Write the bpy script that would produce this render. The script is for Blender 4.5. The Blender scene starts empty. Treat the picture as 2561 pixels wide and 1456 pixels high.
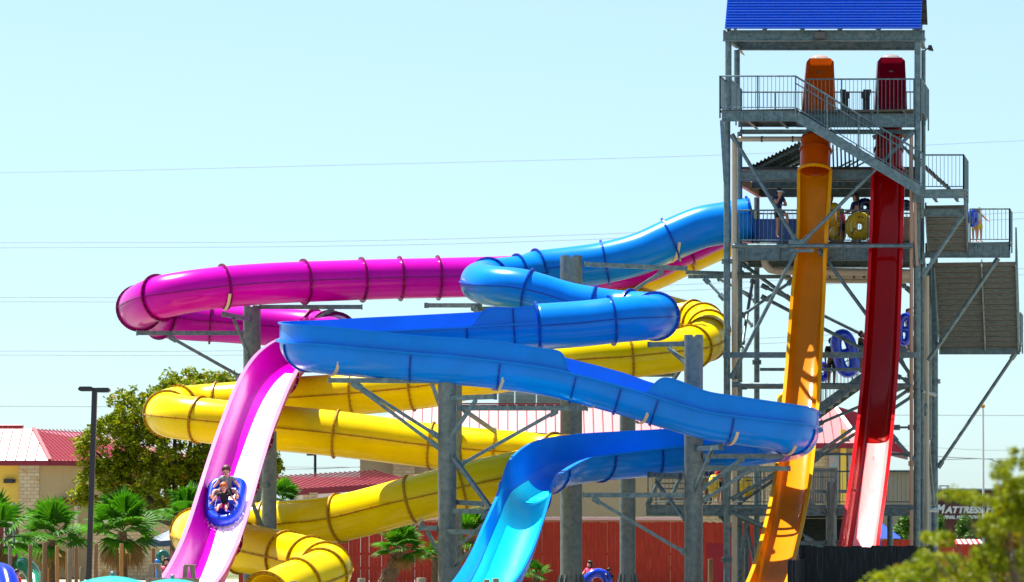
import bpy, bmesh, math, random
from mathutils import Vector, Matrix
R = math.radians
PI = math.pi
S = bpy.context.scene
COL = S.collection
# ------------------------------------------------------------------ camera, sky, sun, exposure
F = 8690.0            # focal length in pixels of a 2560-wide picture
HZ = 1260.0           # row of the horizon in that picture
EYE = 3.2
cam_d = bpy.data.cameras.new('camera')
cam = bpy.data.objects.new('camera', cam_d); COL.objects.link(cam)
cam.location = (0, 0, EYE); cam.rotation_euler = (R(90), 0, 0)
cam_d.sensor_width = 36; cam_d.lens = 36*F/2560
cam_d.shift_y = (HZ-728)/2560
cam_d.clip_start = 1; cam_d.clip_end = 6000
cam_d.dof.use_dof = True; cam_d.dof.focus_distance = 107; cam_d.dof.aperture_fstop = 2.2
S.camera = cam
SUN_EL, SUN_AZ = 67, -48          # azimuth from +Y, negative = left of the view
w = bpy.data.worlds.new('World'); S.world = w; w.use_nodes = True
nt = w.node_tree; nt.nodes.clear()
sky = nt.nodes.new('ShaderNodeTexSky'); sky.sky_type = 'NISHITA'; sky.sun_disc = False
sky.sun_elevation = R(SUN_EL); sky.sun_rotation = R(SUN_AZ)
sky.air_density = 1.0; sky.dust_density = 0.3; sky.ozone_density = 4.0
bg = nt.nodes.new('ShaderNodeBackground'); bg.inputs['Strength'].default_value = 0.058
wo = nt.nodes.new('ShaderNodeOutputWorld')
hs = nt.nodes.new('ShaderNodeHueSaturation'); hs.inputs['Saturation'].default_value = .55
tn = nt.nodes.new('ShaderNodeMixRGB'); tn.blend_type = 'MULTIPLY'; tn.inputs[0].default_value = 1; tn.inputs['Color2'].default_value = (.74, .94, 1.04, 1)
nt.links.new(sky.outputs[0], hs.inputs['Color']); nt.links.new(hs.outputs[0], tn.inputs['Color1']); nt.links.new(tn.outputs[0], bg.inputs['Color']); nt.links.new(bg.outputs[0], wo.inputs['Surface'])
sd = bpy.data.lights.new('sun', 'SUN'); sd.energy = 5.0; sd.angle = R(0.5); sd.color = (1, .96, .88)
so = bpy.data.objects.new('sun', sd); COL.objects.link(so)
tos = Vector((math.sin(R(SUN_AZ))*math.cos(R(SUN_EL)), math.cos(R(SUN_AZ))*math.cos(R(SUN_EL)), math.sin(R(SUN_EL))))
so.rotation_euler = tos.to_track_quat('Z', 'Y').to_euler()
S.view_settings.view_transform = 'Standard'; S.view_settings.look = 'None'
S.view_settings.exposure = 1.52; S.view_settings.gamma = 1
S.render.resolution_x = 1024; S.render.resolution_y = 582
S.cycles.max_bounces = 6; S.cycles.transparent_max_bounces = 12
# ------------------------------------------------------------------ helpers
def V(*a): return Vector(a)
def P(x, y, Y):
    return Vector(((x-1280)/F*Y, Y, EYE+(HZ-y)/F*Y))
def px(n, Y): return n*Y/F
TA = R(11); TX0 = (2060-1280)/F*110
TD = Vector((math.sin(TA), math.cos(TA), 0)); TW = Vector((math.cos(TA), -math.sin(TA), 0))
def T(x, y, v=0.0):
    """a point of the tower in the plane v metres behind its front"""
    k = (x-1280)/F; t = math.tan(TA)
    X0 = TX0+v*TD.x; Y0 = 110+v*TD.y
    Y = (Y0+X0*t)/(1+k*t)
    return P(x, y, Y)
def tag(o, label=None, cat=None, group=None, kind=None):
    if label: o['label'] = label
    if cat: o['category'] = cat
    if group: o['group'] = group
    if kind: o['kind'] = kind
    return o
def thing(name, label, cat, loc=(0, 0, 0), group=None):
    o = bpy.data.objects.new(name, None); COL.objects.link(o); o.location = loc
    o.empty_display_size = .3
    return tag(o, label, cat, group)
class MB:
    def __init__(s): s.v = []; s.f = []; s.mi = []; s.m = 0
    def add(s, vs, fs):
        b = len(s.v); s.v += [tuple(p) for p in vs]
        for f in fs: s.f.append([b+i for i in f]); s.mi.append(s.m)
    def hexa(s, c):   # 8 corners: bottom 4 ccw, top 4 ccw
        s.add(c, [(3, 2, 1, 0), (4, 5, 6, 7), (0, 1, 5, 4), (1, 2, 6, 5), (2, 3, 7, 6), (3, 0, 4, 7)])
    def box(s, c, d, ax=None, ay=None, az=None):
        ax = ax or V(1, 0, 0); ay = ay or V(0, 1, 0); az = az or V(0, 0, 1); c = Vector(c)
        x, y, z = ax*d[0]/2, ay*d[1]/2, az*d[2]/2
        s.hexa([c-x-y-z, c+x-y-z, c+x+y-z, c-x+y-z, c-x-y+z, c+x-y+z, c+x+y+z, c-x+y+z])
    def beam(s, a, b, wd, h, up=None):
        a = Vector(a); b = Vector(b); t = (b-a)
        if t.length < 1e-6: return
        L = t.length; t.normalize(); up = up or V(0, 0, 1)
        if abs(t.dot(up)) > .98: up = V(0, 1, 0)
        sd_ = t.cross(up).normalized(); u = sd_.cross(t).normalized()
        s.box((a+b)/2, (L, wd, h), t, sd_, u)
    def ibeam(s, a, b, wd, h, up=None):
        t = .022
        a = Vector(a); b = Vector(b); tt = (b-a).normalized(); up = up or V(0, 0, 1)
        if abs(tt.dot(up)) > .98: up = V(0, 1, 0)
        sd_ = tt.cross(up).normalized(); u = sd_.cross(tt).normalized()
        s.beam(a, b, t, h-2*t, up); s.beam(a+u*(h-t)/2, b+u*(h-t)/2, wd, t, up); s.beam(a-u*(h-t)/2, b-u*(h-t)/2, wd, t, up)
    def tube(s, pts, r, n=10, caps=True, r2=None):
        pts = [Vector(p) for p in pts]; m = len(pts)
        rs = r if isinstance(r, (list, tuple)) else [r+(0 if r2 is None else (r2-r)*i/(m-1)) for i in range(m)]
        t0 = (pts[1]-pts[0]).normalized()
        u = V(0, 0, 1) if abs(t0.z) < .9 else V(1, 0, 0)
        vs = []
        for i in range(m):
            t = (pts[min(i+1, m-1)]-pts[max(i-1, 0)]).normalized()
            a = t.cross(u)
            if a.length < 1e-4: a = t.cross(V(0, 1, 0))
            a.normalize(); bb = t.cross(a).normalized(); u = -bb if bb.dot(u) < 0 else bb
            a = t.cross(u).normalized()
            for k in range(n):
                q = 2*PI*k/n; vs.append(pts[i]+(a*math.cos(q)+u*math.sin(q))*rs[i])
        fs = [(i*n+k, i*n+(k+1) % n, (i+1)*n+(k+1) % n, (i+1)*n+k) for i in range(m-1) for k in range(n)]
        if caps: fs += [tuple(range(n-1, -1, -1)), tuple(range((m-1)*n, m*n))]
        s.add(vs, fs)
    def cyl(s, c, r, h, n=16, r2=None):
        c = Vector(c); s.tube([c, c+V(0, 0, h)], r, n, True, r2)
    def ball(s, c, r, n=10, m=6, sc=(1, 1, 1)):
        c = Vector(c); vs = [c+V(0, 0, -r*sc[2])]
        for j in range(1, m):
            th = PI*j/m
            for k in range(n):
                q = 2*PI*k/n; vs.append(c+V(r*sc[0]*math.sin(th)*math.cos(q), r*sc[1]*math.sin(th)*math.sin(q), -r*sc[2]*math.cos(th)))
        vs.append(c+V(0, 0, r*sc[2])); L = len(vs)-1
        fs = [(0, 1+(k+1) % n, 1+k) for k in range(n)]
        fs += [(1+j*n+k, 1+j*n+(k+1) % n, 1+(j+1)*n+(k+1) % n, 1+(j+1)*n+k) for j in range(m-2) for k in range(n)]
        fs += [(L, 1+(m-2)*n+k, 1+(m-2)*n+(k+1) % n) for k in range(n)]
        s.add(vs, fs)
    def prism(s, poly, n):   # planar polygon extruded by vector n
        poly = [Vector(p) for p in poly]; k = len(poly); n = Vector(n)
        s.add(poly+[p+n for p in poly], [tuple(range(k-1, -1, -1)), tuple(range(k, 2*k))]+[(i, (i+1) % k, k+(i+1) % k, k+i) for i in range(k)])
    def build(s, name, mat, parent=None, smooth=False, label=None, local=False):
        me = bpy.data.meshes.new(name); o = bpy.data.objects.new(name, me); COL.objects.link(o)
        org = Vector((0, 0, 0))
        q = parent
        while q is not None and not local: org = org+q.location; q = q.parent
        me.from_pydata([(x-org.x, y-org.y, z-org.z) for x, y, z in s.v], [], s.f)
        mats = mat if isinstance(mat, (list, tuple)) else [mat]
        for m in mats: me.materials.append(m)
        if any(s.mi): me.polygons.foreach_set('material_index', s.mi)
        bm = bmesh.new(); bm.from_mesh(me); bmesh.ops.recalc_face_normals(bm, faces=bm.faces[:]); bm.to_mesh(me); bm.free()
        if smooth:
            me.polygons.foreach_set('use_smooth', [True]*len(me.polygons))
            if smooth is not True: me.set_sharp_from_angle(angle=R(smooth))
        if parent is not None: o.parent = parent
        if label: o['label'] = label
        return o
def solo(mb, name, mat, label, cat, group=None, smooth=False, kind=None):
    """a thing that is one mesh, its origin at its base"""
    n = len(mb.v); c = Vector((sum(v[0] for v in mb.v)/n, sum(v[1] for v in mb.v)/n, min(v[2] for v in mb.v)))
    mb.v = [(x-c.x, y-c.y, z-c.z) for x, y, z in mb.v]
    o = mb.build(name, mat, None, smooth); o.location = c
    return tag(o, label, cat, group, kind)
def base_of(pts):
    n = len(pts); return Vector((sum(p[0] for p in pts)/n, sum(p[1] for p in pts)/n, min(p[2] for p in pts)))
# ------------------------------------------------------------------ materials
def mat(name, col, rough=.5, metal=0, var=0, vscale=3, col2=None, bump=0, bscale=20, coat=0, trans=0, spec=.5, stretch=None, grime=None, rvar=0, object_space=True):
    m = bpy.data.materials.new(name); m.use_nodes = True; n = m.node_tree; b = n.nodes['Principled BSDF']
    b.inputs['Base Color'].default_value = (*col, 1); b.inputs['Roughness'].default_value = rough
    b.inputs['Metallic'].default_value = metal; b.inputs['Specular IOR Level'].default_value = spec
    if coat: b.inputs['Coat Weight'].default_value = coat; b.inputs['Coat Roughness'].default_value = .06
    tc = n.nodes.new('ShaderNodeTexCoord'); mp = n.nodes.new('ShaderNodeMapping'); n.links.new(tc.outputs['Object'], mp.inputs['Vector'])
    if stretch: mp.inputs['Scale'].default_value = stretch
    last = None
    if var or col2:
        nz = n.nodes.new('ShaderNodeTexNoise'); nz.inputs['Scale'].default_value = vscale; nz.inputs['Detail'].default_value = 6
        nz.inputs['Roughness'].default_value = .65
        n.links.new(mp.outputs[0], nz.inputs['Vector'])
        rp = n.nodes.new('ShaderNodeValToRGB'); rp.color_ramp.elements[0].position = .3; rp.color_ramp.elements[1].position = .72
        c2 = col2 or tuple(c*(1-var) for c in col)
        c1 = col if col2 else tuple(min(1, c*(1+var)) for c in col)
        rp.color_ramp.elements[0].color = (*c2, 1); rp.color_ramp.elements[1].color = (*c1, 1)
        n.links.new(nz.outputs['Fac'], rp.inputs[0]); last = rp.outputs[0]
        if rvar:
            mr = n.nodes.new('ShaderNodeMapRange'); mr.inputs['To Min'].default_value = rough-rvar; mr.inputs['To Max'].default_value = rough+rvar
            n.links.new(nz.outputs['Fac'], mr.inputs['Value']); n.links.new(mr.outputs[0], b.inputs['Roughness'])
    if grime:   # (colour, scale, threshold, stretch)
        g = n.nodes.new('ShaderNodeTexNoise'); g.inputs['Scale'].default_value = grime[1]; g.inputs['Detail'].default_value = 8
        mp2 = n.nodes.new('ShaderNodeMapping'); mp2.inputs['Scale'].default_value = grime[3]; n.links.new(tc.outputs['Object'], mp2.inputs[0]); n.links.new(mp2.outputs[0], g.inputs['Vector'])
        r2 = n.nodes.new('ShaderNodeValToRGB'); r2.color_ramp.elements[0].position = grime[2]; r2.color_ramp.elements[1].position = grime[2]+.12
        r2.color_ramp.elements[0].color = (0, 0, 0, 1); r2.color_ramp.elements[1].color = (1, 1, 1, 1)
        n.links.new(g.outputs['Fac'], r2.inputs[0])
        mx = n.nodes.new('ShaderNodeMixRGB'); mx.inputs['Color2'].default_value = (*grime[0], 1)
        if last: n.links.new(last, mx.inputs['Color1'])
        else: mx.inputs['Color1'].default_value = (*col, 1)
        n.links.new(r2.outputs[0], mx.inputs['Fac']); last = mx.outputs[0]
    if last: n.links.new(last, b.inputs['Base Color'])
    if bump:
        z = n.nodes.new('ShaderNodeTexNoise'); z.inputs['Scale'].default_value = bscale; z.inputs['Detail'].default_value = 4
        n.links.new(mp.outputs[0], z.inputs['Vector'])
        bp = n.nodes.new('ShaderNodeBump'); bp.inputs['Strength'].default_value = bump; bp.inputs['Distance'].default_value = .02
        n.links.new(z.outputs['Fac'], bp.inputs['Height']); n.links.new(bp.outputs[0], b.inputs['Normal'])
    if trans:   # light that comes through thin stuff
        tr = n.nodes.new('ShaderNodeBsdfTranslucent'); ms = n.nodes.new('ShaderNodeMixShader'); ms.inputs[0].default_value = trans
        tr.inputs['Color'].default_value = (*col, 1)
        if last: n.links.new(last, tr.inputs['Color'])
        n.links.new(b.outputs[0], ms.inputs[1]); n.links.new(tr.outputs[0], ms.inputs[2])
        n.links.new(ms.outputs[0], n.nodes['Material Output'].inputs['Surface'])
    return m
M = {}
def fib(name, c, **k):
    a = dict(rough=.24, coat=.1, trans=.14, var=.1, vscale=.9, bump=.06, bscale=1.6, spec=.35); a.update(k)
    m = mat(name, c, **a); b = m.node_tree.nodes['Principled BSDF']; t = [.4+.6*x/max(c) for x in c]
    b.inputs['Specular Tint'].default_value = (*t, 1); b.inputs['Coat Tint'].default_value = (1, 1, 1, 1); return m
M['blue'] = fib('blue_fibreglass', (.0, .215, .76))
M['blue_lip'] = fib('deep_blue_fibreglass', (.0, .05, .36))
M['pink'] = fib('magenta_fibreglass', (.58, .0, .41))
M['pink_lip'] = fib('dark_magenta_fibreglass', (.17, .0, .07))
M['yellow'] = fib('yellow_fibreglass', (.90, .66, .0))
M['yellow_lip'] = fib('ochre_fibreglass', (.44, .22, .0), rough=.4)
M['orange'] = fib('orange_fibreglass', (.76, .25, .0), trans=.25)
M['orange_lip'] = fib('pale_orange_fibreglass', (.88, .38, .0), trans=.25)
M['orange_deep'] = fib('deep_orange_fibreglass', (.58, .085, .0), trans=.2)
M['red'] = fib('red_fibreglass', (.42, .0, .0), trans=.25, coat=.4)
M['red_lip'] = fib('bright_red_fibreglass', (.58, .0, .006), trans=.2, coat=.5)
M['steel'] = mat('galvanised_steel', (.19, .265, .275), .42, .38, col2=(.05, .095, .115), vscale=7, rvar=.1, grime=((.26, .27, .25), 2.5, .64, (1, 1, .35)))
M['pole'] = mat('weathered_zinc_pole', (.20, .235, .22), .5, .35, col2=(.08, .12, .13), vscale=6, rvar=.1, grime=((.28, .28, .26), 3, .64, (2.6, 2.6, .3)))
M['bolt'] = mat('bolt_steel', (.10, .08, .06), .4, .6)
M['bright_bolt'] = mat('zinc_bolt', (.6, .6, .62), .35, .7)
M['pvc'] = mat('cream_pvc', (.50, .43, .32), .4, var=.08)
# ------------------------------------------------------------------ water slides
def crom(keys, per=10):
    """Catmull-Rom through rows of numbers -> list of rows, row index = key*per"""
    out = []; n = len(keys)
    for i in range(n-1):
        p0, p1, p2, p3 = keys[max(i-1, 0)], keys[i], keys[i+1], keys[min(i+2, n-1)]
        if i == 0: p0 = [2*a-b for a, b in zip(p1, p2)]
        if i == n-2: p3 = [2*b-a for a, b in zip(p1, p2)]
        for j in range(per):
            t = j/per
            out.append([.5*((2*b)+(-a+c)*t+(2*a-5*b+4*c-d)*t*t+(-a+3*b-3*c+d)*t**3) for a, b, c, d in zip(p0, p1, p2, p3)])
    out.append(list(keys[-1])); return out
class Path:
    def __init__(s, keys, per=10):
        """keys: (x, y, Y, radius in pixels, left guard, right guard) ; guards in metres above the rim"""
        rows = []
        for k in keys:
            k = list(k)+[0]*(6-len(k)); p = P(*k[:3]); rows.append([*p, px(k[3], k[2]), k[4], k[5]])
        s.rows = crom(rows, per); s.per = per
        s.fr = []
        m = len(s.rows)
        for i in range(m):
            a = Vector(s.rows[max(i-1, 0)][:3]); b = Vector(s.rows[min(i+1, m-1)][:3]); t = (b-a).normalized()
            sd_ = t.cross(V(0, 0, 1)).normalized(); u = sd_.cross(t).normalized()
            s.fr.append((Vector(s.rows[i][:3]), t, sd_, u, s.rows[i][3], max(0, s.rows[i][4]), max(0, s.rows[i][5])))
    def at(s, k): return s.fr[min(len(s.fr)-1, max(0, int(round(k*s.per))))]
TH = .03
def enclosed(mb, path, k0, k1, n=40):
    a, b = int(k0*path.per), int(k1*path.per); vs = []; fs = []; m = b-a+1
    for i in range(a, b+1):
        c, t, sd_, u, r, _, _ = path.fr[i]
        for rr in (r, r-TH):
            for k in range(n):
                q = 2*PI*k/n; vs.append(c+sd_*math.sin(q)*rr-u*math.cos(q)*rr)
    for i in range(m-1):
        for k in range(n):
            k2 = (k+1) % n; o = i*2*n; p = o+2*n
            fs += [(o+k, o+k2, p+k2, p+k), (o+n+k2, o+n+k, p+n+k, p+n+k2)]
    for o in (0, (m-1)*2*n):
        for k in range(n):
            k2 = (k+1) % n; fs.append((o+k, o+k2, o+n+k2, o+n+k))
    mb.add(vs, fs)
def section(r, gl, gr, h0, lip=.09, box=0, n=20):
    """closed outline of an open flume: (side, up) pairs, left to right outside then back inside"""
    def side(sg, g, rad):
        o = []
        for k in range(n//2+1):
            q = PI/2*k/(n//2); x = math.sin(q); z = -math.cos(q)
            if box:   # squarer floor
                e = 1-.42*box; x = abs(x)**e; z = -abs(z)**e if z < -1e-9 else 0
            o.append((sg*x*rad, z*rad))
        o.append((sg*rad, h0+g)); return o
    L = side(-1, gl, r); Rr = side(1, gr, r)
    out = L[::-1]+Rr[1:]
    ri = r-TH
    L2 = side(-1, gl, ri); R2 = side(1, gr, ri)
    inn = L2[::-1]+R2[1:]
    # lips: widen the outer end
    out = [(out[0][0]-lip, out[0][1]), (out[0][0]-lip, out[0][1]-.04), (out[0][0], out[0][1]-.04)]+out[1:-1]+[(out[-1][0], out[-1][1]-.04), (out[-1][0]+lip, out[-1][1]-.04), (out[-1][0]+lip, out[-1][1])]
    return out+inn[::-1]
def openflume(mb, path, k0, k1, h0=.1, lip=.09, box=0):
    a, b = int(k0*path.per), int(k1*path.per); vs = []; fs = []; m = b-a+1
    for i in range(a, b+1):
        c, t, sd_, u, r, gl, gr = path.fr[i]
        pr = section(r, gl, gr, h0, lip, box); n = len(pr)
        for x, z in pr: vs.append(c+sd_*x+u*z)
    for i in range(m-1):
        for k in range(n):
            k2 = (k+1) % n; o = i*n; p = o+n; fs.append((o+k, o+k2, p+k2, p+k))
    half = n//2
    for o in (0, (m-1)*n):
        # end strips between outer and inner outline
        for k in range(n//2-1):
            fs.append((o+k, o+k+1, o+n-2-k, o+n-1-k))
    mb.add(vs, fs)
def ring(path, k, open_=False, wd=.07, th=.05, h0=.1, n=36, bolts=22, box=0):
    mb = MB(); c, t, sd_, u, r, gl, gr = path.at(k)
    if open_:
        pr = section(r, gl, gr, h0, 0, box); h = (len(pr))//2; o = pr[1:h-1]; pts = []
        for x, z in o: pts.append((x, z))
        pts2 = []
        for x, z in pts:
            if z > -.02: pts2.append((x+(wd if x > 0 else -wd), z))
            else:
                l = math.hypot(x, z); pts2.append((x*(l+wd)/l, z*(l+wd)/l))
    else:
        pts = [(math.sin(2*PI*j/n)*(r-.002), -math.cos(2*PI*j/n)*(r-.002)) for j in range(n)]
        pts2 = [(x*(r+wd)/r, z*(r+wd)/r) for x, z in pts]
    vs = []
    for e in (-th/2, th/2):
        for L in (pts, pts2):
            for x, z in L: vs.append(c+sd_*x+u*z+t*e)
    m = len(pts); fs = []
    for j in range(m-(1 if open_ else 0)):
        j2 = (j+1) % m
        fs += [(j, j2, m+j2, m+j), (2*m+j2, 2*m+j, 3*m+j, 3*m+j2), (m+j, m+j2, 3*m+j2, 3*m+j), (j2, j, 2*m+j, 2*m+j2)]
    if open_:
        for j in (0, m-1): fs.append((j, m+j, 3*m+j, 2*m+j))
    mb.add(vs, fs); mb.m = 1
    for j in range(bolts):
        if open_: i = int((j+.5)/bolts*m); x, z = [(a+b)/2 for a, b in zip(pts[i], pts2[i])]
        else:
            q = 2*PI*(j+.5)/bolts; x, z = math.sin(q)*(r+wd*.55), -math.cos(q)*(r+wd*.55)
        mb.box(c+sd_*x+u*z, (th+.03, .032, .032), t, sd_, u)
    return mb
def seam(mb, path, k0, k1, side, h=.0, wd=.05, th=.035, off=0, bolts=None):
    a, b = int(k0*path.per), int(k1*path.per); vs = []; fs = []
    for i in range(a, b+1):
        c, t, sd_, u, r, gl, gr = path.fr[i]
        for x, z in ((r-.003+off, h-th/2), (r+wd+off, h-th/2), (r+wd+off, h+th/2), (r-.003+off, h+th/2)):
            vs.append(c+sd_*x*side+u*z)
    m = b-a+1
    for i in range(m-1):
        for k in range(4):
            k2 = (k+1) % 4; fs.append((i*4+k, i*4+k2, i*4+4+k2, i*4+4+k))
    fs += [(0, 1, 2, 3), (m*4-4, m*4-3, m*4-2, m*4-1)]
    mb.add(vs, fs)
    if bolts:
        mb.m = 1; d = 0
        for i in range(a, b):
            c, t, sd_, u, r, gl, gr = path.fr[i]; d += (path.fr[i+1][0]-c).length
            if d > bolts: d = 0; mb.box(c+sd_*(r+wd*.6)*side+u*h, (.03, .03, th+.02), t, sd_, u)
        mb.m = 0
def uturn(xe, half, y0, Y0, y1, Y1, r0, r1, sgn, steps=(0, 1, 2, 3, 4), extra=(0, 0)):
    """five keys around a horizontal U-turn: extreme column xe, half-length in px, sgn +1 opens leftwards"""
    out = []
    for s_ in steps:
        q = PI*s_/4
        out.append((xe-sgn*half*(1-math.sin(q)), y0+(y1-y0)*s_/4, (Y0+Y1)/2+(Y0-Y1)/2*math.cos(q), r0+(r1-r0)*s_/4, *extra))
    return out
def water_slide(label): return thing('water_slide', label, 'water slide')

# --- blue slide: enclosed from the tower, then open flume zigzag, then the exit chute
BK = [(1880, 548, 112.6, 53), (1812, 558, 112.6, 53), (1750, 570, 112.6, 53), (1677, 600, 112.6, 53), (1600, 634, 112.6, 52.5), (1512, 657, 112.6, 52), (1430, 668, 112.6, 51), (1345, 677, 112.5, 50)]
BK += uturn(1200, 110, 688, 112.0, 724, 107.9, 50, 50, -1)            # 8..12
BK += [(1413, 754, 107.8, 50), (1480, 768, 107.7, 51)]                  # 13, 14
BK += uturn(1640, 95, 780, 107.6, 800, 103.6, 54, 57, 1)               # 15..19
BK += [(1452, 810, 103.5, 57.5), (1342, 818, 103.4, 58)]                # 20, 21
bl1 = Path(BK)
BO = [(1342, 818, 103.4, 58, .5, .5), (1285, 822, 103.4, 58, .5, .5), (1218, 826, 103.4, 58.5, .5, .5), (1168, 829, 103.4, 59, 0, .5), (1050, 835, 103.4, 60, 0, .5), (930, 841, 103.4, 61, 0, .5)]
BO += [(850, 847, 103.2, 62, 0, .5), (790, 852, 102.6, 63, 0, .5), (763, 858, 101.4, 64, 0, .5), (790, 867, 100.2, 65, 0, .52), (860, 876, 99.8, 64, 0, .52)]   # 6..10
BO += [(1032, 893, 99.6, 62, 0, .5), (1150, 903, 99.6, 61, 0.3, .52), (1250, 914, 99.6, 60, .44, .55), (1340, 926, 99.6, 60, .44, .52), (1392, 935, 99.6, 60, .44, .5), (1424, 943, 99.6, 60, .44, 0), (1480, 957, 99.6, 60, .44, 0),
       (1550, 976, 99.6, 60, .44, 0), (1602, 991, 99.6, 60, .4, 0), (1642, 1004, 99.6, 60, .4, .6), (1745, 1034, 99.6, 60, .3, .56), (1825, 1049, 99.6, 61, .2, .56), (1930, 1063, 99.8, 62, .1, .52)]   # 11..23
BO += [(1968, 1072, 100.2, 62, 0, .5), (1985, 1081, 101.2, 62, 0, .45), (1970, 1090, 102.6, 62, 0, .3), (1920, 1098, 103.5, 61, 0, .2)]  # 21..24
BO += [(1820, 1113, 103.9, 60, 0, .5), (1700, 1124, 104, 60, 0, .55), (1580, 1136, 103.6, 60, 0, .6), (1480, 1146, 102.7, 60, 0, .62), (1400, 1160, 101.7, 60, 0, .6), (1340, 1192, 99.8, 60, 0, .45), (1318, 1222, 98.4, 62, .0, .1),
       (1304, 1262, 97.2, 66, 0, 0), (1280, 1325, 95.6, 71, 0, 0), (1253, 1392, 94.0, 74, 0, 0), (1218, 1452, 92.4, 77, 0, 0), (1168, 1508, 90.8, 79, 0, 0)]   # 25..36
bl2 = Path(BO)
bs = water_slide('long blue slide, first a tube, then a zigzag open flume ending in a bright chute')
m_ = MB(); enclosed(m_, bl1, 0, 21); m_.build('enclosed_tube', M['blue'], bs, True)
m_ = MB(); openflume(m_, bl2, 0, 39, lip=.05); m_.build('open_flume', M['blue'], bs, 50)
for k in (.1, 3, 5, 7, 8.2, 9.2, 12.1, 14, 15.4, 17.2, 19.2, 21): ring(bl1, k, wd=.085).build('flange', [M['blue_lip'], M['blue']], bs)
for k in (1, 3, 7, 8.6, 11, 13, 16.3, 18, 20, 22, 24.3, 29.5, 30.8, 32.5, 34.5): ring(bl2, k, True, wd=.05, bolts=12).build('flange', [M['blue_lip'], M['blue']], bs)
for sg in (1, -1):
    m_ = MB(); seam(m_, bl1, 6, 21, sg, wd=.04, th=.025); m_.build('side_seam', M['blue_lip'], bs)
    m_ = MB(); seam(m_, bl2, 0, 34, sg, h=.08, wd=.13, th=.05); m_.build('side_seam', M['blue'], bs)

# --- magenta slide
PK = [(1880, 556, 116.5, 50), (1812, 567, 116.5, 50), (1715, 611, 116.5, 50), (1600, 662, 116.5, 50), (1450, 682, 116.5, 50), (1280, 690, 116.4, 50), (1180, 693, 116.2, 50), (1095, 695, 116, 50), (1000, 697, 115.7, 50), (905, 700, 115.4, 50.5), (760, 705, 114.7, 51), (660, 710, 114, 51.5), (560, 718, 113.4, 52), (470, 730, 113, 53)]  # 0..13
PK += [(398, 745, 113.2, 54), (357, 763, 114.4, 54), (352, 776, 115.6, 52), (390, 792, 116.9, 50), (460, 802, 117.6, 49)]  # 14..18
PK += [(560, 809, 117.8, 48), (700, 819, 117.8, 48), (790, 826, 117.4, 48), (832, 832, 116.4, 49), (838, 838, 115, 50), (815, 844, 113.6, 51), (772, 852, 112.3, 52)]  # 19..25
pk1 = Path(PK)
PO = [(772, 852, 112.3, 60), (735, 872, 110.3, 61), (699, 905, 107.9, 62), (664, 962, 105.0, 63), (632, 1038, 102.6, 63.5), (606, 1110, 101.0, 64), (584, 1180, 99.6, 65), (563, 1250, 98.3, 66), (540, 1325, 96.7, 67), (512, 1395, 95, 68), (478, 1456, 93.2, 70), (430, 1510, 91.2, 71)]
pk2 = Path(PO)
M['pink_glare_rim'] = fib('pale_pink_glare_rim', (.62, .22, .52))  # lighter pink paints in the glare along the rim tops
ps = water_slide('magenta tube slide with a steep open drop carrying two children on a blue tube')
m_ = MB(); enclosed(m_, pk1, 0, 25); m_.build('enclosed_tube', M['pink'], ps, True)
m_ = MB(); openflume(m_, pk2, 0, 11, h0=.12, lip=.0, box=.3); m_.build('open_flume', M['pink'], ps, 50)
for k in (2, 7, 8, 9, 10, 12, 14, 15.6, 17.2, 18.7, 20.9, 21.7, 22.6): ring(pk1, k, wd=.095).build('flange', [M['pink_lip'], M['pink']], ps)
ring(pk1, 25, wd=.09, th=.1).build('flange', [M['pink'], M['bright_bolt']], ps)
for sg in (1, -1):
    m_ = MB(); seam(m_, pk1, 6, 24, sg, wd=.03, th=.02, bolts=.3); m_.build('side_seam', [M['pink_lip'], M['pink']], ps)
    m_ = MB(); seam(m_, pk2, 0, 11, sg, h=.12, wd=.11, th=.06, off=-.02); m_.build('rim', M['pink_glare_rim'], ps)
for k in (2.5, 4.6, 6.2, 8.2, 10): ring(pk2, k, True, bolts=10, box=.3, h0=.05).build('flange', [M['pink_lip'], M['bright_bolt']], ps)

# --- yellow slide
YK = [(1880, 578, 119.5, 49), (1800, 601, 119.5, 49), (1715, 638, 119.5, 49), (1620, 682, 119.4, 49), (1520, 708, 119, 49), (1500, 730, 118.2, 49), (1560, 752, 117.2, 49), (1640, 780, 116.4, 49), (1700, 797, 115.8, 49)]  # 0..8
YK += [(1745, 806, 115.2, 50), (1768, 820, 114, 51), (1770, 842, 112.4, 52), (1745, 862, 110.8, 53), (1690, 878, 109.6, 53)]  # 9..13
YK += [(1572, 893, 109.1, 53), (1420, 905, 109, 53), (1250, 930, 109.4, 53), (1100, 962, 109.8, 53), (1030, 972, 110, 53), (880, 986, 110.2, 53), (730, 997, 110.4, 54), (600, 1008, 110.8, 54)]  # 14..21
YK += [(500, 1016, 111, 54), (440, 1022, 110.4, 54), (416, 1032, 109.4, 55), (432, 1040, 108.3, 56), (490, 1049, 107.6, 56)]  # 22..26
YK += [(600, 1062, 107.3, 57), (840, 1085, 107, 57), (1060, 1113, 106.8, 56), (1220, 1128, 106.5, 55), (1330, 1136, 106.6, 55), (1392, 1142, 106.2, 56), (1415, 1150, 105.3, 57), (1395, 1162, 104.3, 58), (1330, 1178, 103.5, 58)]  # 27..35
YK += [(1200, 1206, 103.0, 59), (1030, 1250, 103.0, 59), (850, 1296, 104, 59), (700, 1312, 104.9, 59), (590, 1320, 105.2, 59)]  # 36..40
YK += [(515, 1326, 105, 59), (489, 1334, 103.6, 60), (500, 1345, 101.8, 61), (550, 1360, 100.7, 62)]  # 41..44
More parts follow.
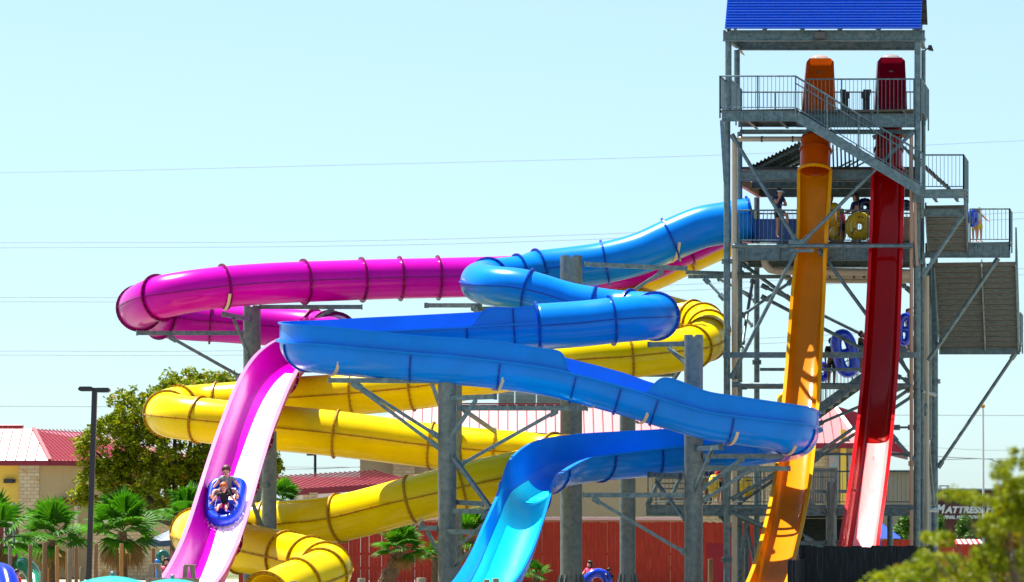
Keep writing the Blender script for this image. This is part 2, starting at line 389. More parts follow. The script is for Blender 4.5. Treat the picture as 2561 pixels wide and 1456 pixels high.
YK += [(640, 1377, 99.8, 62), (715, 1392, 98.9, 62), (770, 1404, 98.0, 62), (810, 1418, 96.9, 62), (815, 1430, 95.8, 63), (778, 1450, 94.7, 64), (716, 1474, 93.7, 64), (669, 1497, 92.9, 62)]  # 45..52
ye = Path(YK)
ys = water_slide('yellow tube slide winding down behind the blue one to an open mouth')
m_ = MB(); enclosed(m_, ye, 0, 52); m_.build('enclosed_tube', M['yellow'], ys, True)
for k in (2, 3.3, 8.6, 9.4, 10.4, 11.3, 12.4, 14, 15.3, 18, 19, 20.2, 21.5, 22.8, 24.4, 26.1, 28, 29.1, 30.1, 31.8, 32.8, 34.2, 36.3, 37, 38, 39.3, 42, 44.6, 46, 47.1, 48.2, 49.4, 50.5): ring(ye, k, bolts=28).build('flange', [M['yellow_lip'], M['bolt']], ys)
ring(ye, 52, wd=.12, th=.05).build('mouth_rim', [M['yellow_lip'], M['bolt']], ys)
for sg in (1, -1):
    m_ = MB(); seam(m_, ye, 8, 52, sg, wd=.05, th=.04, bolts=.35); m_.build('side_seam', [M['yellow_lip'], M['bolt']], ys)

# --- the two steep body slides
def speed_slide(label, keys, mats, kt, lip, capY, cap):
    t = water_slide(label); p = Path(keys)
    m_ = MB(); openflume(m_, p, 1, len(keys)-1, h0=.02, lip=.0, box=1); m_.build('open_chute', mats[0], t, 50)
    for sg in (1, -1):
        m_ = MB(); seam(m_, p, 1, len(keys)-1, sg, h=.02, wd=lip, th=.05, off=-.03); m_.build('rim', mats[1], t)
    # covered section at the top with its arched mouth
    m_ = MB(); enclosed(m_, p, 0, 1); m_.build('covered_tube', mats[2], t, True)
    ring(p, 1, wd=.07, th=.08).build('tube_mouth', [mats[1], mats[2]], t)
    ring(p, .45, wd=.05, bolts=26).build('flange', [mats[2], M['bolt']], t)
    for k in kt: ring(p, k, True, wd=.08, box=1, h0=.0, bolts=0).build('flange', mats[1], t)
    return t, p
OK_ = [(2040, 345, 110.9, 37), (2037, 428, 110.5, 38.5), (2034, 520, 110.25, 37), (2029, 613, 110.1, 37.5), (2023, 700, 109.9, 38), (2017, 790, 109.4, 39), (2011, 885, 108.5, 40), (2005, 970, 107.4, 41), (1998, 1050, 106.2, 41.5), (1990, 1130, 104.8, 42), (1980, 1210, 103.1, 43), (1966, 1285, 101.3, 44), (1948, 1360, 99.2, 45), (1930, 1425, 97, 46), (1908, 1480, 94.6, 47), (1885, 1530, 92.4, 48)]
os_, op = speed_slide('steep orange body slide dropping from the tower to the left of the red one', OK_, (M['orange'], M['orange_lip'], M['orange_deep']), (7.3, 12.5), .10, 0, 0)
RK = [(2222, 345, 110.4, 33), (2220, 425, 110.1, 36), (2218, 520, 109.85, 37), (2215, 613, 109.65, 37.5), (2211, 720, 109.3, 38), (2206, 830, 108.7, 39), (2200, 930, 107.8, 40), (2192, 1020, 106.6, 41), (2184, 1100, 105.1, 42), (2174, 1180, 103.4, 43), (2163, 1260, 101.9, 44), (2152, 1330, 100.9, 45), (2145, 1390, 100.3, 46)]
rs_, rp = speed_slide('steep red body slide dropping from the tower to behind the black fence', RK, (M['red'], M['red_lip'], M['red']), (5.2, 9.6), .10, 0, 0)
def capsule(t, xl, xr, xl2, xr2, y0, y1, mt):
    # launch hood seen from its front: leaning slab with folded side wings and a clear dome cap on top
    m_ = MB(); a = T(xl, y0, 2.0); b = T(xr, y0, 2.0); c = T(xr2, y1, 1.3); d = T(xl2, y1, 1.3); n = V(0, .5, 0)
    m_.hexa([d, c, c+n, d+n, a, b, b+n, a+n]); m_.build('launch_hood', mt, t)
    for (p, q, s_) in ((a, d, -1), (b, c, 1)):
        w_ = MB(); o1 = V(s_*.10, -.10, -.12); o2 = V(s_*.12, -.12, 0)
        w_.hexa([q, q+o2, q+o2+V(0, .4, 0), q+n, p, p+o1, p+o1+V(0, .4, 0), p+n]); w_.build('hood_wing', mt, t)
    k = MB(); k.ball((a+b)/2+V(0, .25, .0), .5, 16, 10, ((b-a).length*.95, .5, .28)); k.build('clear_cap', M['clear'], t, True)
    g = MB(); cc = (a*.75+d*.25+b*.75+c*.25)/2+V(0, -.02, 0); g.box(cc, (.12, .03, .05)); g.build('hatch_latch', M['bolt'], t)
M['clear'] = mat('clear_acrylic', (.8, .88, .9), .08, trans=.3, spec=.6)
M['clear'].node_tree.nodes['Principled BSDF'].inputs['Transmission Weight'].default_value = .6
capsule(os_, 2024, 2076, 2013, 2080, 146, 286, M['orange_deep'])
M['maroon'] = fib('maroon_fibreglass', (.20, .0, .012))
capsule(rs_, 2202, 2254, 2195, 2258, 144, 284, M['maroon'])
for (t_, x0, x1) in ((os_, 2016, 2072), (rs_, 2200, 2254)):
    m_ = MB(); m_.tube([T((x0+x1)/2, 300, 1.9), T((x0+x1)/2, 347, .8)], .36, 20); m_.build('drop_tube', M['orange_deep'] if t_ is os_ else M['red'], t_, True)

# --- glare on the wet chute floors, put into thin torn sheets of pale colour
def glaremat(name, tint, amt):
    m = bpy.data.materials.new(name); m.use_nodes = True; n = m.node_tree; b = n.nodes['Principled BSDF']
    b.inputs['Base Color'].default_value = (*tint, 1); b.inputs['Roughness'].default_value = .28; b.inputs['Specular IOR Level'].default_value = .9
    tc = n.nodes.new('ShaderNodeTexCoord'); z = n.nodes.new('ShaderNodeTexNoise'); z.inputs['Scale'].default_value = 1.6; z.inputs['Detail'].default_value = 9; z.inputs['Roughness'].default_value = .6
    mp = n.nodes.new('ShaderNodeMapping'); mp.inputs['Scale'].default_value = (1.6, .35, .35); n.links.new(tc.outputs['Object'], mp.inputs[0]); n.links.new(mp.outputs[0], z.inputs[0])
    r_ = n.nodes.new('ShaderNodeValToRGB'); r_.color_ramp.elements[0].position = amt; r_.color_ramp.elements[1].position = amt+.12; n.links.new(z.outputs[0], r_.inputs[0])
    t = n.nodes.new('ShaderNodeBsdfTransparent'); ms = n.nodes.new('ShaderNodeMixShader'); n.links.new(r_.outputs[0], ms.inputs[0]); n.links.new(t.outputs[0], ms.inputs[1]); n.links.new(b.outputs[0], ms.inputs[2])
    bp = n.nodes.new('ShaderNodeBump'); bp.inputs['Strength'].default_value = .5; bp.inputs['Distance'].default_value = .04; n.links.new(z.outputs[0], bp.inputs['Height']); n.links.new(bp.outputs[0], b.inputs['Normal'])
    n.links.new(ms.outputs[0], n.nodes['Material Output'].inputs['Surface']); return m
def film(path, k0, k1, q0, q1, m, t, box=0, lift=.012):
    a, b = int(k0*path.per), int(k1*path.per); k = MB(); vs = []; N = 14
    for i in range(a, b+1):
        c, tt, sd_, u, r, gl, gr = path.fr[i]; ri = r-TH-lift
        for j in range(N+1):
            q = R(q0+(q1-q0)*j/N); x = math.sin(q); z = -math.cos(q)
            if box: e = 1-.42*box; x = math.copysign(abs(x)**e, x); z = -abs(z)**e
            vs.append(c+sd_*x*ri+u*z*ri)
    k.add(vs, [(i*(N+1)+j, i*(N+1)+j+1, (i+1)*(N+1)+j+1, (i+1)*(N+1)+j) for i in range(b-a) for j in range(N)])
    o = k.build('wet_glare_sheet', m, t, True); return o
film(pk2, 1.2, 11, -88, 14, glaremat('wet_glare_on_magenta', (.95, .80, .93), .24), ps, .3)  # sun glare on the wet floor, painted whitish pink
film(bl2, 32.5, 39, -62, 62, glaremat('wet_glare_on_blue', (.0, .85, .95), .16), bs)  # bright sheen of the wet chute, painted on in cyan
film(rp, 7.7, 12, -80, 22, glaremat('wet_glare_on_red', (.88, .22, .22), .22), rs_, 1)  # glare painted pale red, starting near the shadow edge
# ------------------------------------------------------------------ round steel columns with arms
GZ = EYE-(1510-HZ)/F*110      # ground height under the tower, about 0
def column(label, x, top, Y, wpx, arms=(), base=False, notch=True, cat='steel column', bot=GZ):
    p = P(x, top, Y); r = px(wpx, Y)/2
    t = thing('support_column', label, cat, (p.x, p.y, bot), 'round columns carrying the slides')
    m_ = MB(); n = 28; vs = []; fs = []
    zs = [bot, p.z]
    # hollow pipe with an open notched top
    for j, z in enumerate((bot, p.z-.35, p.z)):
        for rr in (r, r-.03):
            for k in range(n):
                q = 2*PI*k/n; zz = z
                if j == 2 and notch and k in (0, 14): zz = z-.09
                vs.append(V(p.x+rr*math.cos(q+PI/2), p.y+rr*math.sin(q+PI/2), zz) if True else None)
    for j in range(2):
        for k in range(n):
            k2 = (k+1) % n; o = j*2*n; q = o+2*n
            fs += [(o+k, o+k2, q+k2, q+k), (o+n+k2, o+n+k, q+n+k, q+n+k2)]
    o = 4*n
    for k in range(n): fs.append((o+k, o+(k+1) % n, o+n+(k+1) % n, o+n+k))
    m_.add(vs, fs); m_.build('pipe', M['pole'], t, 40)
    if base:
        b = MB(); b.cyl((p.x, p.y, bot+.1), r*1.9, .06, 24)
        for k in range(12):
            q = 2*PI*k/12; d = V(math.cos(q), math.sin(q), 0); s_ = V(-d.y, d.x, 0)
            c = V(p.x, p.y, bot+.16)
            b.hexa([c+d*r-s_*.02, c+d*r*1.7-s_*.02, c+d*r*1.7+s_*.02, c+d*r+s_*.02, c+d*r-s_*.02+V(0, 0, .75), c+d*r*1.12-s_*.02+V(0, 0, .75), c+d*r*1.12+s_*.02+V(0, 0, .75), c+d*r+s_*.02+V(0, 0, .75)])
        b.build('base_gussets', M['pole'], t)
    for a in arms:
        kind, x0, y0, Y0, x1, y1, Y1 = a[:7]; w_ = a[7] if len(a) > 7 else .14
        A, B = P(x0, y0, Y0), P(x1, y1, Y1); m_ = MB()
        if kind == 'arm':
            m_.beam(A, B, w_*.8, w_); d = (B-A).normalized()
            for e in (A, B): m_.box(e, (.03, w_*1.15, w_*1.25), d, d.cross(V(0, 0, 1)).normalized(), d.cross(V(0, 0, 1)).cross(d).normalized())
            m_.build('arm', M['steel'], t)
        elif kind == 'brace':
            m_.beam(A, B, w_*.7, w_*.7); d = (B-A).normalized()
            for e, s_ in ((A, 1), (B, -1)): m_.box(e+d*s_*.08, (.26, .03, .2), d, V(0, 1, 0), V(1, 0, 0).cross(V(0, 1, 0)))
            m_.build('brace', M['steel'], t)
        else:   # saddle: curved strap under a tube, centre x0,y0,Y0 radius px x1, end angles y1..Y1 in degrees from the bottom
            r_ = px(x1, Y0)
            pts = [P(x0, y0, Y0)+V(math.sin(R(q))*r_*.35, -math.sin(R(q))*r_*.93, -math.cos(R(q))*r_) for q in [y1+(Y1-y1)*i/8 for i in range(9)]]
            for i in range(8): m_.beam(pts[i], pts[i+1], .04, .09, V(1, 0, 0))
            m_.build('saddle', M['pvc'], t)
    return t
column('tall column under the magenta tube with arms reaching left and right', 630, 765, 115.6, 44, [
    ('arm', 612, 833, 115.6, 342, 833, 114.6), ('brace', 425, 843, 114.8, 612, 948, 115.6), ('arm', 650, 768, 115.6, 905, 768, 115.4), ('brace', 832, 772, 115.4, 648, 886, 115.6),
    ('arm', 624, 799, 115.2, 560, 786, 113.6), ('brace', 584, 796, 114.1, 622, 892, 115.3, .12), ('saddle', 560, 718, 113.4, 58, 0, 70), ('arm', 607, 945, 115.6, 596, 945, 115.2)])
column('column behind the right rim of the magenta drop and in front of the yellow tube', 673, 1078, 103.6, 37, [
    ('arm', 668, 1213, 103.4, 630, 1208, 101.6), ('brace', 660, 1330, 103.3, 618, 1225, 101.2)])
column('slender column deep behind the magenta drop and the yellow tubes', 641, 1150, 112.5, 25)
column('grey column under the middle of the open blue flume, with arms on both sides', 1118, 950, 99.6, 46, [
    ('arm', 1098, 953, 99.5, 822, 951, 99.4), ('brace', 892, 962, 99.4, 1096, 1092, 99.5), ('brace', 880, 958, 99.4, 1092, 1116, 99.3), ('arm', 1128, 996, 99.4, 1238, 992, 98.6), ('brace', 1190, 1000, 98.9, 1130, 1088, 99.2),
    ('arm', 1143, 1021, 100, 1468, 1021, 100.4), ('brace', 1392, 1028, 100.3, 1146, 1165, 99.9), ('brace', 1132, 1142, 99.3, 1230, 1275, 98.2, .16), ('brace', 1230, 1275, 98.2, 1206, 1290, 98.2, .16),
    ('arm', 1140, 1256, 99.8, 1208, 1260, 99.6), ('arm', 1132, 1278, 99.4, 1235, 1279, 98.8), ('arm', 1118, 1330, 99.2, 1220, 1330, 98.6), ('brace', 1210, 1312, 98.6, 1140, 1370, 99.2), ('brace', 1205, 1355, 98.6, 1136, 1412, 99.3),
    ('arm', 1048, 1321, 99.8, 1095, 1321, 99.6), ('brace', 1068, 1330, 99.8, 1098, 1382, 99.6), ('saddle', 1240, 914, 99.6, 62, -25, 60), ('saddle', 830, 873, 99.8, 66, -25, 60),
    ('arm', 1054, 1304, 102.3, 1058, 1316, 102.3, .1), ('saddle', 1040, 1250, 102.4, 62, 0, 40)])
column('dark column standing close behind the grey one under the blue flume', 1139, 962, 106, 32, [('brace', 1158, 1024, 100.6, 1238, 1080, 105.6), ('arm', 1090, 937, 106, 1180, 937, 106), ('brace', 1080, 960, 107, 1140, 1130, 106, .13)])
column('thick column whose notched top stands in front of the first blue tube', 1428, 640, 110.5, 55, [
    ('arm', 1462, 661, 110.3, 1716, 672, 111.1), ('brace', 1655, 680, 110.9, 1560, 742, 110.6), ('arm', 1430, 768, 110.4, 1194, 773, 110.0), ('arm', 1066, 764, 113, 1200, 764, 111), ('brace', 1180, 770, 111, 1215, 785, 110.6), ('saddle', 1677, 600, 112.6, 56, 0, 80)], base=True)
column('pale column between the red fence and the tower with a ribbed foot', 1569, 985, 112.5, 40, [('brace', 1590, 1042, 112, 1625, 1005, 111), ('arm', 1562, 937, 112, 1688, 937, 111), ('brace', 1700, 925, 110.5, 1675, 962, 111)], base=True)
column('stout column in front of the tower passing behind the lower blue flume', 1734, 838, 101.8, 47, [
    ('arm', 1712, 860, 102, 1624, 862, 103), ('brace', 1672, 870, 102.7, 1714, 908, 101.9), ('arm', 1737, 1123, 101.6, 1802, 1118, 100.2), ('brace', 1780, 1124, 100.6, 1738, 1222, 101.5, .13),
    ('arm', 1758, 1141, 101.7, 1955, 1141, 101.7), ('arm', 1766, 1170, 102, 1975, 1172, 102), ('brace', 1858, 1146, 101.8, 1755, 1222, 101.8), ('brace', 1880, 1172, 102, 1758, 1252, 101.8),
    ('arm', 1712, 1238, 101.8, 1458, 1238, 101.6), ('brace', 1484, 1247, 101.6, 1716, 1385, 101.7), ('brace', 1640, 1205, 103, 1712, 1300, 101.8, .12), ('arm', 1624, 1187, 103, 1700, 1190, 102),
    ('saddle', 1480, 957, 99.6, 62, -25, 65), ('saddle', 1600, 997, 99.6, 62, -25, 55), ('saddle', 1822, 1049, 99.6, 64, -25, 60), ('saddle', 1968, 1072, 100.2, 66, -20, 50), ('saddle', 1636, 1131, 104, 62, -25, 60)], base=True)
column('small rust-toned column between the orange and red slides', 2078, 1205, 103.5, 27, [
    ('arm', 2062, 1229, 103.5, 2018, 1229, 103.3, .1), ('arm', 2098, 1229, 103.5, 2140, 1229, 103.3, .1), ('brace', 2014, 1250, 103.3, 2066, 1284, 103.5, .12), ('brace', 2142, 1256, 103.3, 2092, 1284, 103.5, .12),
    ('arm', 2062, 1358, 103.5, 1985, 1358, 103.3, .12), ('arm', 2096, 1357, 103.5, 2124, 1357, 103.3, .12)], notch=False)
# ------------------------------------------------------------------ steel launch tower
M['roof_blue'] = mat('blue_roof_sheet', (.0, .09, .60), .25, .0, coat=.6, var=.06)
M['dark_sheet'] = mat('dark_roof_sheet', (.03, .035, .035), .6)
M['deck'] = mat('deck_planks', (.10, .085, .06), .8, var=.25, vscale=5)
M['tread'] = mat('worn_grating', (.18, .178, .16), .65, .2, var=.3, vscale=5, stretch=(1, 1, 4))
M['black'] = mat('black_plastic', (.02, .02, .022), .5)
M['tan_pipe'] = mat('sunbaked_pvc', (.45, .28, .19), .45, var=.1, vscale=1, stretch=(1, 1, .3))
M['panel_blue'] = mat('blue_panel', (.01, .09, .42), .4, var=.1)
M['grey_lamp'] = mat('grey_lamp_casing', (.10, .10, .10), .5)
tw = thing('slide_tower', 'tall galvanised steel launch tower with stairs, railed decks and a blue corrugated roof', 'tower', tuple(T(2050, 1508, 2)))
def part(name, fn, m='steel', smooth=False):
    b = MB(); fn(b); return b.build(name, M[m] if isinstance(m, str) else m, tw, smooth)
def pb(name, x0, y0, v0, x1, y1, v1, wd=.12, h=.2, kind='i', m='steel'):
    a, b = T(x0, y0, v0), T(x1, y1, v1); k = MB()
    (k.ibeam if kind == 'i' else k.beam)(a, b, wd, h)
    if kind == 'i':   # end plates with bolts
        d = (b-a).normalized()
        if abs(d.z) < .5:
            sd_ = d.cross(V(0, 0, 1)).normalized()
            for e, sg in ((a, 1), (b, -1)):
                k.box(e+d*sg*.07, (.14, .04, h*.82), d, sd_, V(0, 0, 1))
                k.m = 1
                for i in range(3):
                    for j in (0, 1): k.box(e+d*sg*(.04+.07*j)+V(0, 0, (i-1)*h*.27), (.025, .06, .025), d, sd_, V(0, 0, 1))
                k.m = 0
    return k.build(name, [M[m], M['bolt']], tw)
def pipe(name, pts, r, m='steel', plates=True):
    q = [T(*p) for p in pts]; k = MB(); k.tube(q, r, 12)
    if plates:
        for e, o in ((q[0], q[1]), (q[-1], q[-2])):
            d = (o-e).normalized(); k.box(e+d*.1, (.26, .03, .17), d, V(0, 1, 0), d.cross(V(0, 1, 0)).normalized())
            for s_ in (-.05, .05): k.box(e+d*(.06)+d.cross(V(0, 1, 0)).normalized()*s_, (.03, .06, .03))
    return k.build(name, M[m], tw, 50)
def post(x0, x1, y0, y1, v, flange=None, m='steel', name='column'):
    a, b = T((x0+x1)/2, y0, v), T((x0+x1)/2, y1, v); r = px((x1-x0)/2, a.y); k = MB(); k.tube([a, b], r, 18)
    for fy in flange or ():
        c = T((x0+x1)/2, fy, v)
        for dz in (-.05, .03): k.tube([c+V(0, 0, dz), c+V(0, 0, dz+.025)], r*1.7, 18)
        for q in range(8): k.tube([c+V(r*1.4*math.cos(q*PI/4), r*1.4*math.sin(q*PI/4), -.08), c+V(r*1.4*math.cos(q*PI/4), r*1.4*math.sin(q*PI/4), .08)], .018, 6)
    return k.build(name, M[m], tw, 50)
def rail(pts, h, sp=.125, posts=None, mid=False, parent=None, down=.25, low=.09):
    """pts: deck-level world points; pickets of height h"""
    k = MB(); up = V(0, 0, 1)
    for a, b in zip(pts[:-1], pts[1:]):
        L = (b-a).length; d = (b-a)/L
        k.tube([a+up*h, b+up*h], .026, 8); k.tube([a+up*low, b+up*low], .018, 6)
        if mid: k.tube([a+up*(h-.22), b+up*(h-.22)], .018, 6)
        n = max(1, round(L/sp))
        for i in range(1, n): p = a+d*L*i/n; k.tube([p+up*low, p+up*h], .0085, 5, False)
        n = max(1, round(L/1.25))
        for i in range(n+1): p = a+d*L*i/n; k.beam(p-up*down, p+up*(h+.01), .045, .05)
    return k.build('railing', M['steel'], parent or tw)
def slab(x0, x1, y, v0, v1, th=.06, m='deck', name='deck', joists=5, jh=.16):
    a = T(x0, y, v0); z = a.z; b = T(x1, y, v0); W = (b-a).dot(TW); o = a; k = MB()
    e = TD*(v1-v0); u = TW*W
    q = [o, o+u, o+u+e, o+e]
    for p in q: p.z = z
    k.hexa([p-V(0, 0, th) for p in q]+q); d = k.build(name, M[m], tw)
    for i in range(joists):
        f = (i+.5)/joists; s0 = o+u*f-V(0, 0, th+jh/2); j = MB(); j.ibeam(s0, s0+e, .09, jh); j.build('joist', M['steel'], tw)
    return o, u, e
def flight(a, b, width_vec, n, name='stair_flight', wd=.05, sh=.3, closed=True, mid=False):
    """stairs from a (top) to b (bottom) with stringers; width_vec across"""
    t = MB(); st = MB(); d = b-a; g = V(d.x, d.y, 0)/n; w_ = Vector(width_vec)
    for i in range(n):
        p = a+d*(i+1)/n; q = p-g; 
        t.hexa([q-V(0, 0, .04), p-V(0, 0, .04), p+w_-V(0, 0, .04), q+w_-V(0, 0, .04), q, p, p+w_, q+w_])
        if closed: t.hexa([q-V(0, 0, .035), q+g*.08-V(0, 0, .035), q+g*.08+w_-V(0, 0, .035), q+w_-V(0, 0, .035), q+V(0, 0, -d.z/n-.03), q+g*.08+V(0, 0, -d.z/n-.03), q+g*.08+w_+V(0, 0, -d.z/n-.03), q+w_+V(0, 0, -d.z/n-.03)])
    if closed:
        t.m = 1
        for i in range(n): p = a+d*(i+1)/n-V(0, 0, .06)-g*.02; t.beam(p, p+w_, .035, .045)
        t.m = 0
    f = t.build(name, [M['tread'], M['steel']], tw)
    offs = [V(0, 0, 0), w_]+([w_*.58] if mid else [])
    for o in offs: st.beam(a+o-V(0, 0, .06), b+o-V(0, 0, .06), wd, sh)
    s = st.build('stringer', M['steel'], f); return f
# roof -------------------------------------------------------------
def roof_fn(b):
    x0, x1 = T(1812, 72, -.7), T(2302, 72, -.7); u = x1-x0; n = 480; slope = V(0, 0, 1)*1.02+TD*.62; L = 3.1
    sn = slope.normalized(); nrm = sn.cross(TW).normalized()
    if nrm.z < 0: nrm = -nrm
    vs = []
    for i in range(n+1):
        q = i/n*L; ph = q/.112*2*PI
        off = .048*math.sin(ph)
        for e in (0, 1):
            for t_ in (0, -.012): vs.append(x0+u*e+sn*q+nrm*(off+t_))
    fs = []
    for i in range(n):
        o = i*4; fs += [(o, o+4, o+6, o+2), (o+1, o+3, o+7, o+5), (o, o+1, o+5, o+4), (o+2, o+6, o+7, o+3)]
    fs += [(0, 2, 3, 1), (n*4, n*4+1, n*4+3, n*4+2)]
    b.add(vs, fs)
def roof_back(b):
    x0, x1 = T(1812, 72, -.7), T(2302, 72, -.7); u = x1-x0; sn = (V(0, 0, 1)*1.02+TD*.62).normalized(); L = 3.1
    top = x0+sn*L; e = top+(TD*.62-V(0, 0, 1.02)).normalized()*2.5; n = V(0, 0, .02)
    b.hexa([e, e+u, top+u, top, e+n, e+u+n, top+u+n, top+n])
    for i in range(8): q = e.lerp(top, (i+.5)/8)-V(0, 0, .04); b.beam(q, q+u, .05, .06)
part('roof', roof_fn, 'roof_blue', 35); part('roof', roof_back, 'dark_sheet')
# roof frame rafters at the gables
for x in (1818, 2296):
    for sg in (0, 1):
        a = T(x, 76, -.55) if sg == 0 else T(x+(20 if x < 2000 else 6), 76, 3.3); b = T(x+(25 if x < 2000 else 12), -130, 1.4); k = MB(); k.ibeam(a, b, .1, .16); k.build('rafter', M['steel'], tw)
for x in (1822, 1912, 2006, 2100, 2196, 2288): part('roof_bracket', lambda b: b.box(T(x, 73, -.25), (.13, .5, .07)))
pb('eave_beam', 1808, 90, -.12, 2312, 90, -.12, .16, .34)
pb('eave_beam', 1846, 113, 2.8, 2292, 113, 2.8, .16, .34)
pb('eave_beam', 1817, 91, 0, 1846, 110, 2.7, .14, .3); pb('eave_beam', 2300, 91, 0, 2310, 112, 2.7, .14, .3)
part('roof_light', lambda b: (b.box(T(2049, 88, -.34), (.34, .2, .18)), b.box(T(2049, 80, -.3), (.08, .08, .12)), b.prism([T(2037, 95, -.3), T(2061, 95, -.3), T(2057, 98, -.3), T(2041, 98, -.3)], (0, .15, 0))), 'grey_lamp')
part('flood_light', lambda b: (b.hexa([T(2322, 124, 1), T(2334, 127, 1), T(2334, 127, 1)+V(0, .2, 0), T(2322, 124, 1)+V(0, .2, 0), T(2322, 113, 1), T(2329, 113, 1), T(2329, 113, 1)+V(0, .2, 0), T(2322, 113, 1)+V(0, .2, 0)]), b.beam(T(2310, 128, 1), T(2322, 120, 1), .04, .04)), 'black')
part('flood_light', lambda b: b.hexa([T(1850, 130, 1.2), T(1862, 138, 1.2), T(1862, 138, 1.2)+V(0, .2, 0), T(1850, 130, 1.2)+V(0, .2, 0), T(1850, 126, 1.2), T(1854, 126, 1.2), T(1854, 126, 1.2)+V(0, .2, 0), T(1850, 126, 1.2)+V(0, .2, 0)]), 'pvc')
# columns ------------------------------------------------------------
post(1813, 1829, 102, 300, 0); post(1835, 1850, 126, 300, 2.7); post(2286, 2302, 102, 480, 0); post(2303, 2314, 126, 480, 2.7)
post(1809, 1826, 300, 1500, 0, (654, 1400)); post(2284, 2301, 470, 1490, 0, (655,)); post(1843, 1856, 330, 1480, 2.7, (683,)); post(2301, 2311, 480, 1470, 2.7, (663,))
post(1885, 1899, 494, 1470, 7.2, (906,)); post(2325, 2345, 640, 1470, 8.4, (954,)); post(2316, 2330, 660, 1100, 6)
pb('gusset_post', 1804, 300, -.9, 1813, 455, 0, .1, .1, 'b')
post(1829, 1843, 352, 1500, 1.0, (), 'pvc', 'down_pipe'); post(2274, 2283, 330, 1500, -.1, (1159,), 'tan_pipe', 'down_pipe'); post(2311, 2323, 690, 1460, 3.4, (), 'pvc', 'down_pipe')
# top level ------------------------------------------------------------
slab(1801, 1992, 276, -1.3, 0, joists=3); slab(1826, 2300, 283, 0, 2.9, joists=6)
pb('edge_beam', 1806, 291, -1.3, 1990, 291, -1.3, .12, .32); pb('edge_beam', 1992, 302, 0, 2286, 302, 0, .14, .42); pb('edge_beam', 1846, 304, 2.8, 2296, 304, 2.8, .14, .36)
pb('edge_beam', 1806, 291, -1.3, 1822, 293, 0, .12, .32); pb('cross_beam', 1850, 330, .5, 2290, 330, .5, .12, .14)
for x in (1855, 1905, 1955): pb('web_stiffener', x, 281, -1.37, x, 303, -1.37, .05, .05, 'b')
for x in (2062, 2182, 2264): pb('web_stiffener', x, 285, -.08, x, 318, -.08, .05, .05, 'b')
H1 = 1.07
r0 = [T(1800, 276, -1.3), T(1989, 276, -1.3)]; rail(r0, H1)
rail([T(1800, 276, -1.3), T(1800, 276, -1.3)+TD*1.3], H1); 
q_ = T(1826, 283, .05); rail([q_, q_+TD*2.8], H1)
rail([T(2014, 283, .02), T(2285, 283, .02)], H1)
q_ = T(2304, 283, .0); rail([q_, q_+TD*2.9], H1, .1)
rail([T(1850, 296, 2.85), T(2296, 296, 2.85)], .85)
for x in (2111, 2165):
    sg = -1 if x > 2130 else 1
    part('control_console', lambda b: (b.beam(T(x, 283, 1.6), T(x, 243, 1.6), .2, .26, V(0, 1, 0)), b.hexa([T(x-9, 246, 1.3), T(x+9, 246, 1.3), T(x+9, 244, 1.8), T(x-9, 244, 1.8), T(x-9-sg*2, 224, 1.35), T(x+9-sg*5, 224, 1.35), T(x+9-sg*5, 224, 1.8), T(x-9-sg*2, 224, 1.8)]), b.box(T(x+sg*7, 238, 1.28), (.14, .05, .22))), 'black')
# top stairs in front of the tower
for v in (-1.3, -.12): pb('stringer', 1990, 291, v, 2306, 480, v, .06, .3, 'b')
flight(T(1995, 277, -1.27), T(2306, 465, -1.27), TD*1.1, 14, closed=False, wd=.02, sh=.05)
for v in (-1.33, -.1):
    a, b = T(1989, 276, v), T(2306, 469, v); rail([a, b], H1*1.0, .12, mid=True)
# right landing 1
slab(2303, 2410, 474, -1.3, .9, joists=2, m='tread'); pb('edge_beam', 2302, 485, -1.35, 2410, 485, -1.35, .1, .27); pb('edge_beam', 2410, 485, -1.3, 2416, 487, .9, .1, .27)
rail([T(2312, 474, -1.3), T(2409, 474, -1.3)], H1); q_ = T(2409, 474, -1.3); rail([q_, q_+TD*2.1], H1, .09)
pb('cross_beam', 2302, 532, .2, 2412, 532, .2, .12, .24); pb('hanger', 2306, 495, 0, 2306, 545, .2, .1, .1, 'b'); pb('hanger', 2412, 487, 0, 2414, 545, .2, .08, .08, 'b')
fa = T(2314, 512, .5); fb = T(2321, 628, 3.0); flight(fa, fb, TW*1.27, 7)
q_ = fa+TW*1.27; rail([q_, fb+TW*1.27], H1, .1)
# landing 2
slab(2313, 2525, 608, 2.9, 4.2, joists=3, m='tread'); pb('edge_beam', 2313, 627, 2.85, 2526, 627, 2.85, .12, .46)
for x in (2440, 2502): pb('web_stiffener', x, 609, 2.75, x, 645, 2.75, .05, .05, 'b')
rail([T(2425, 606, 2.85), T(2524, 606, 2.85)], H1); q_ = T(2524, 606, 2.85); rail([q_, q_+TD*1.4], H1, .09)
fa = T(2336, 655, 4.2); fb = T(2350, 868, 8.4); W2 = (T(2540, 655, 4.2)-fa).dot(TW); flight(fa, fb, TW*W2, 16, mid=True); rail([fa+TW*W2, fb+TW*W2], H1, .1)
rail([fa+TW*.0, fb+TW*.0], H1, .1)
slab(2348, 2550, 860, 8.4, 9.8, joists=3, m='tread'); pb('edge_beam', 2348, 874, 8.4, 2550, 874, 8.4, .14, .34); q_ = T(2551, 862, 8.4); rail([q_, q_+TD*1.4], H1, .09)
pipe('brace', [(2307, 690, -.9), (2406, 542, -.9)], .062); pipe('brace', [(2322, 900, 3), (2494, 648, 3)], .07); pipe('brace', [(2346, 1168, 8.3), (2538, 884, 8.3)], .06)
pipe('bent_pipe', [(2288, 500, -.5), (2289, 600, -.5), (2293, 665, -.4)], .045, 'tan_pipe', False); pb('hanger', 2284, 495, -.4, 2306, 495, -.4, .3, .3, 'b')
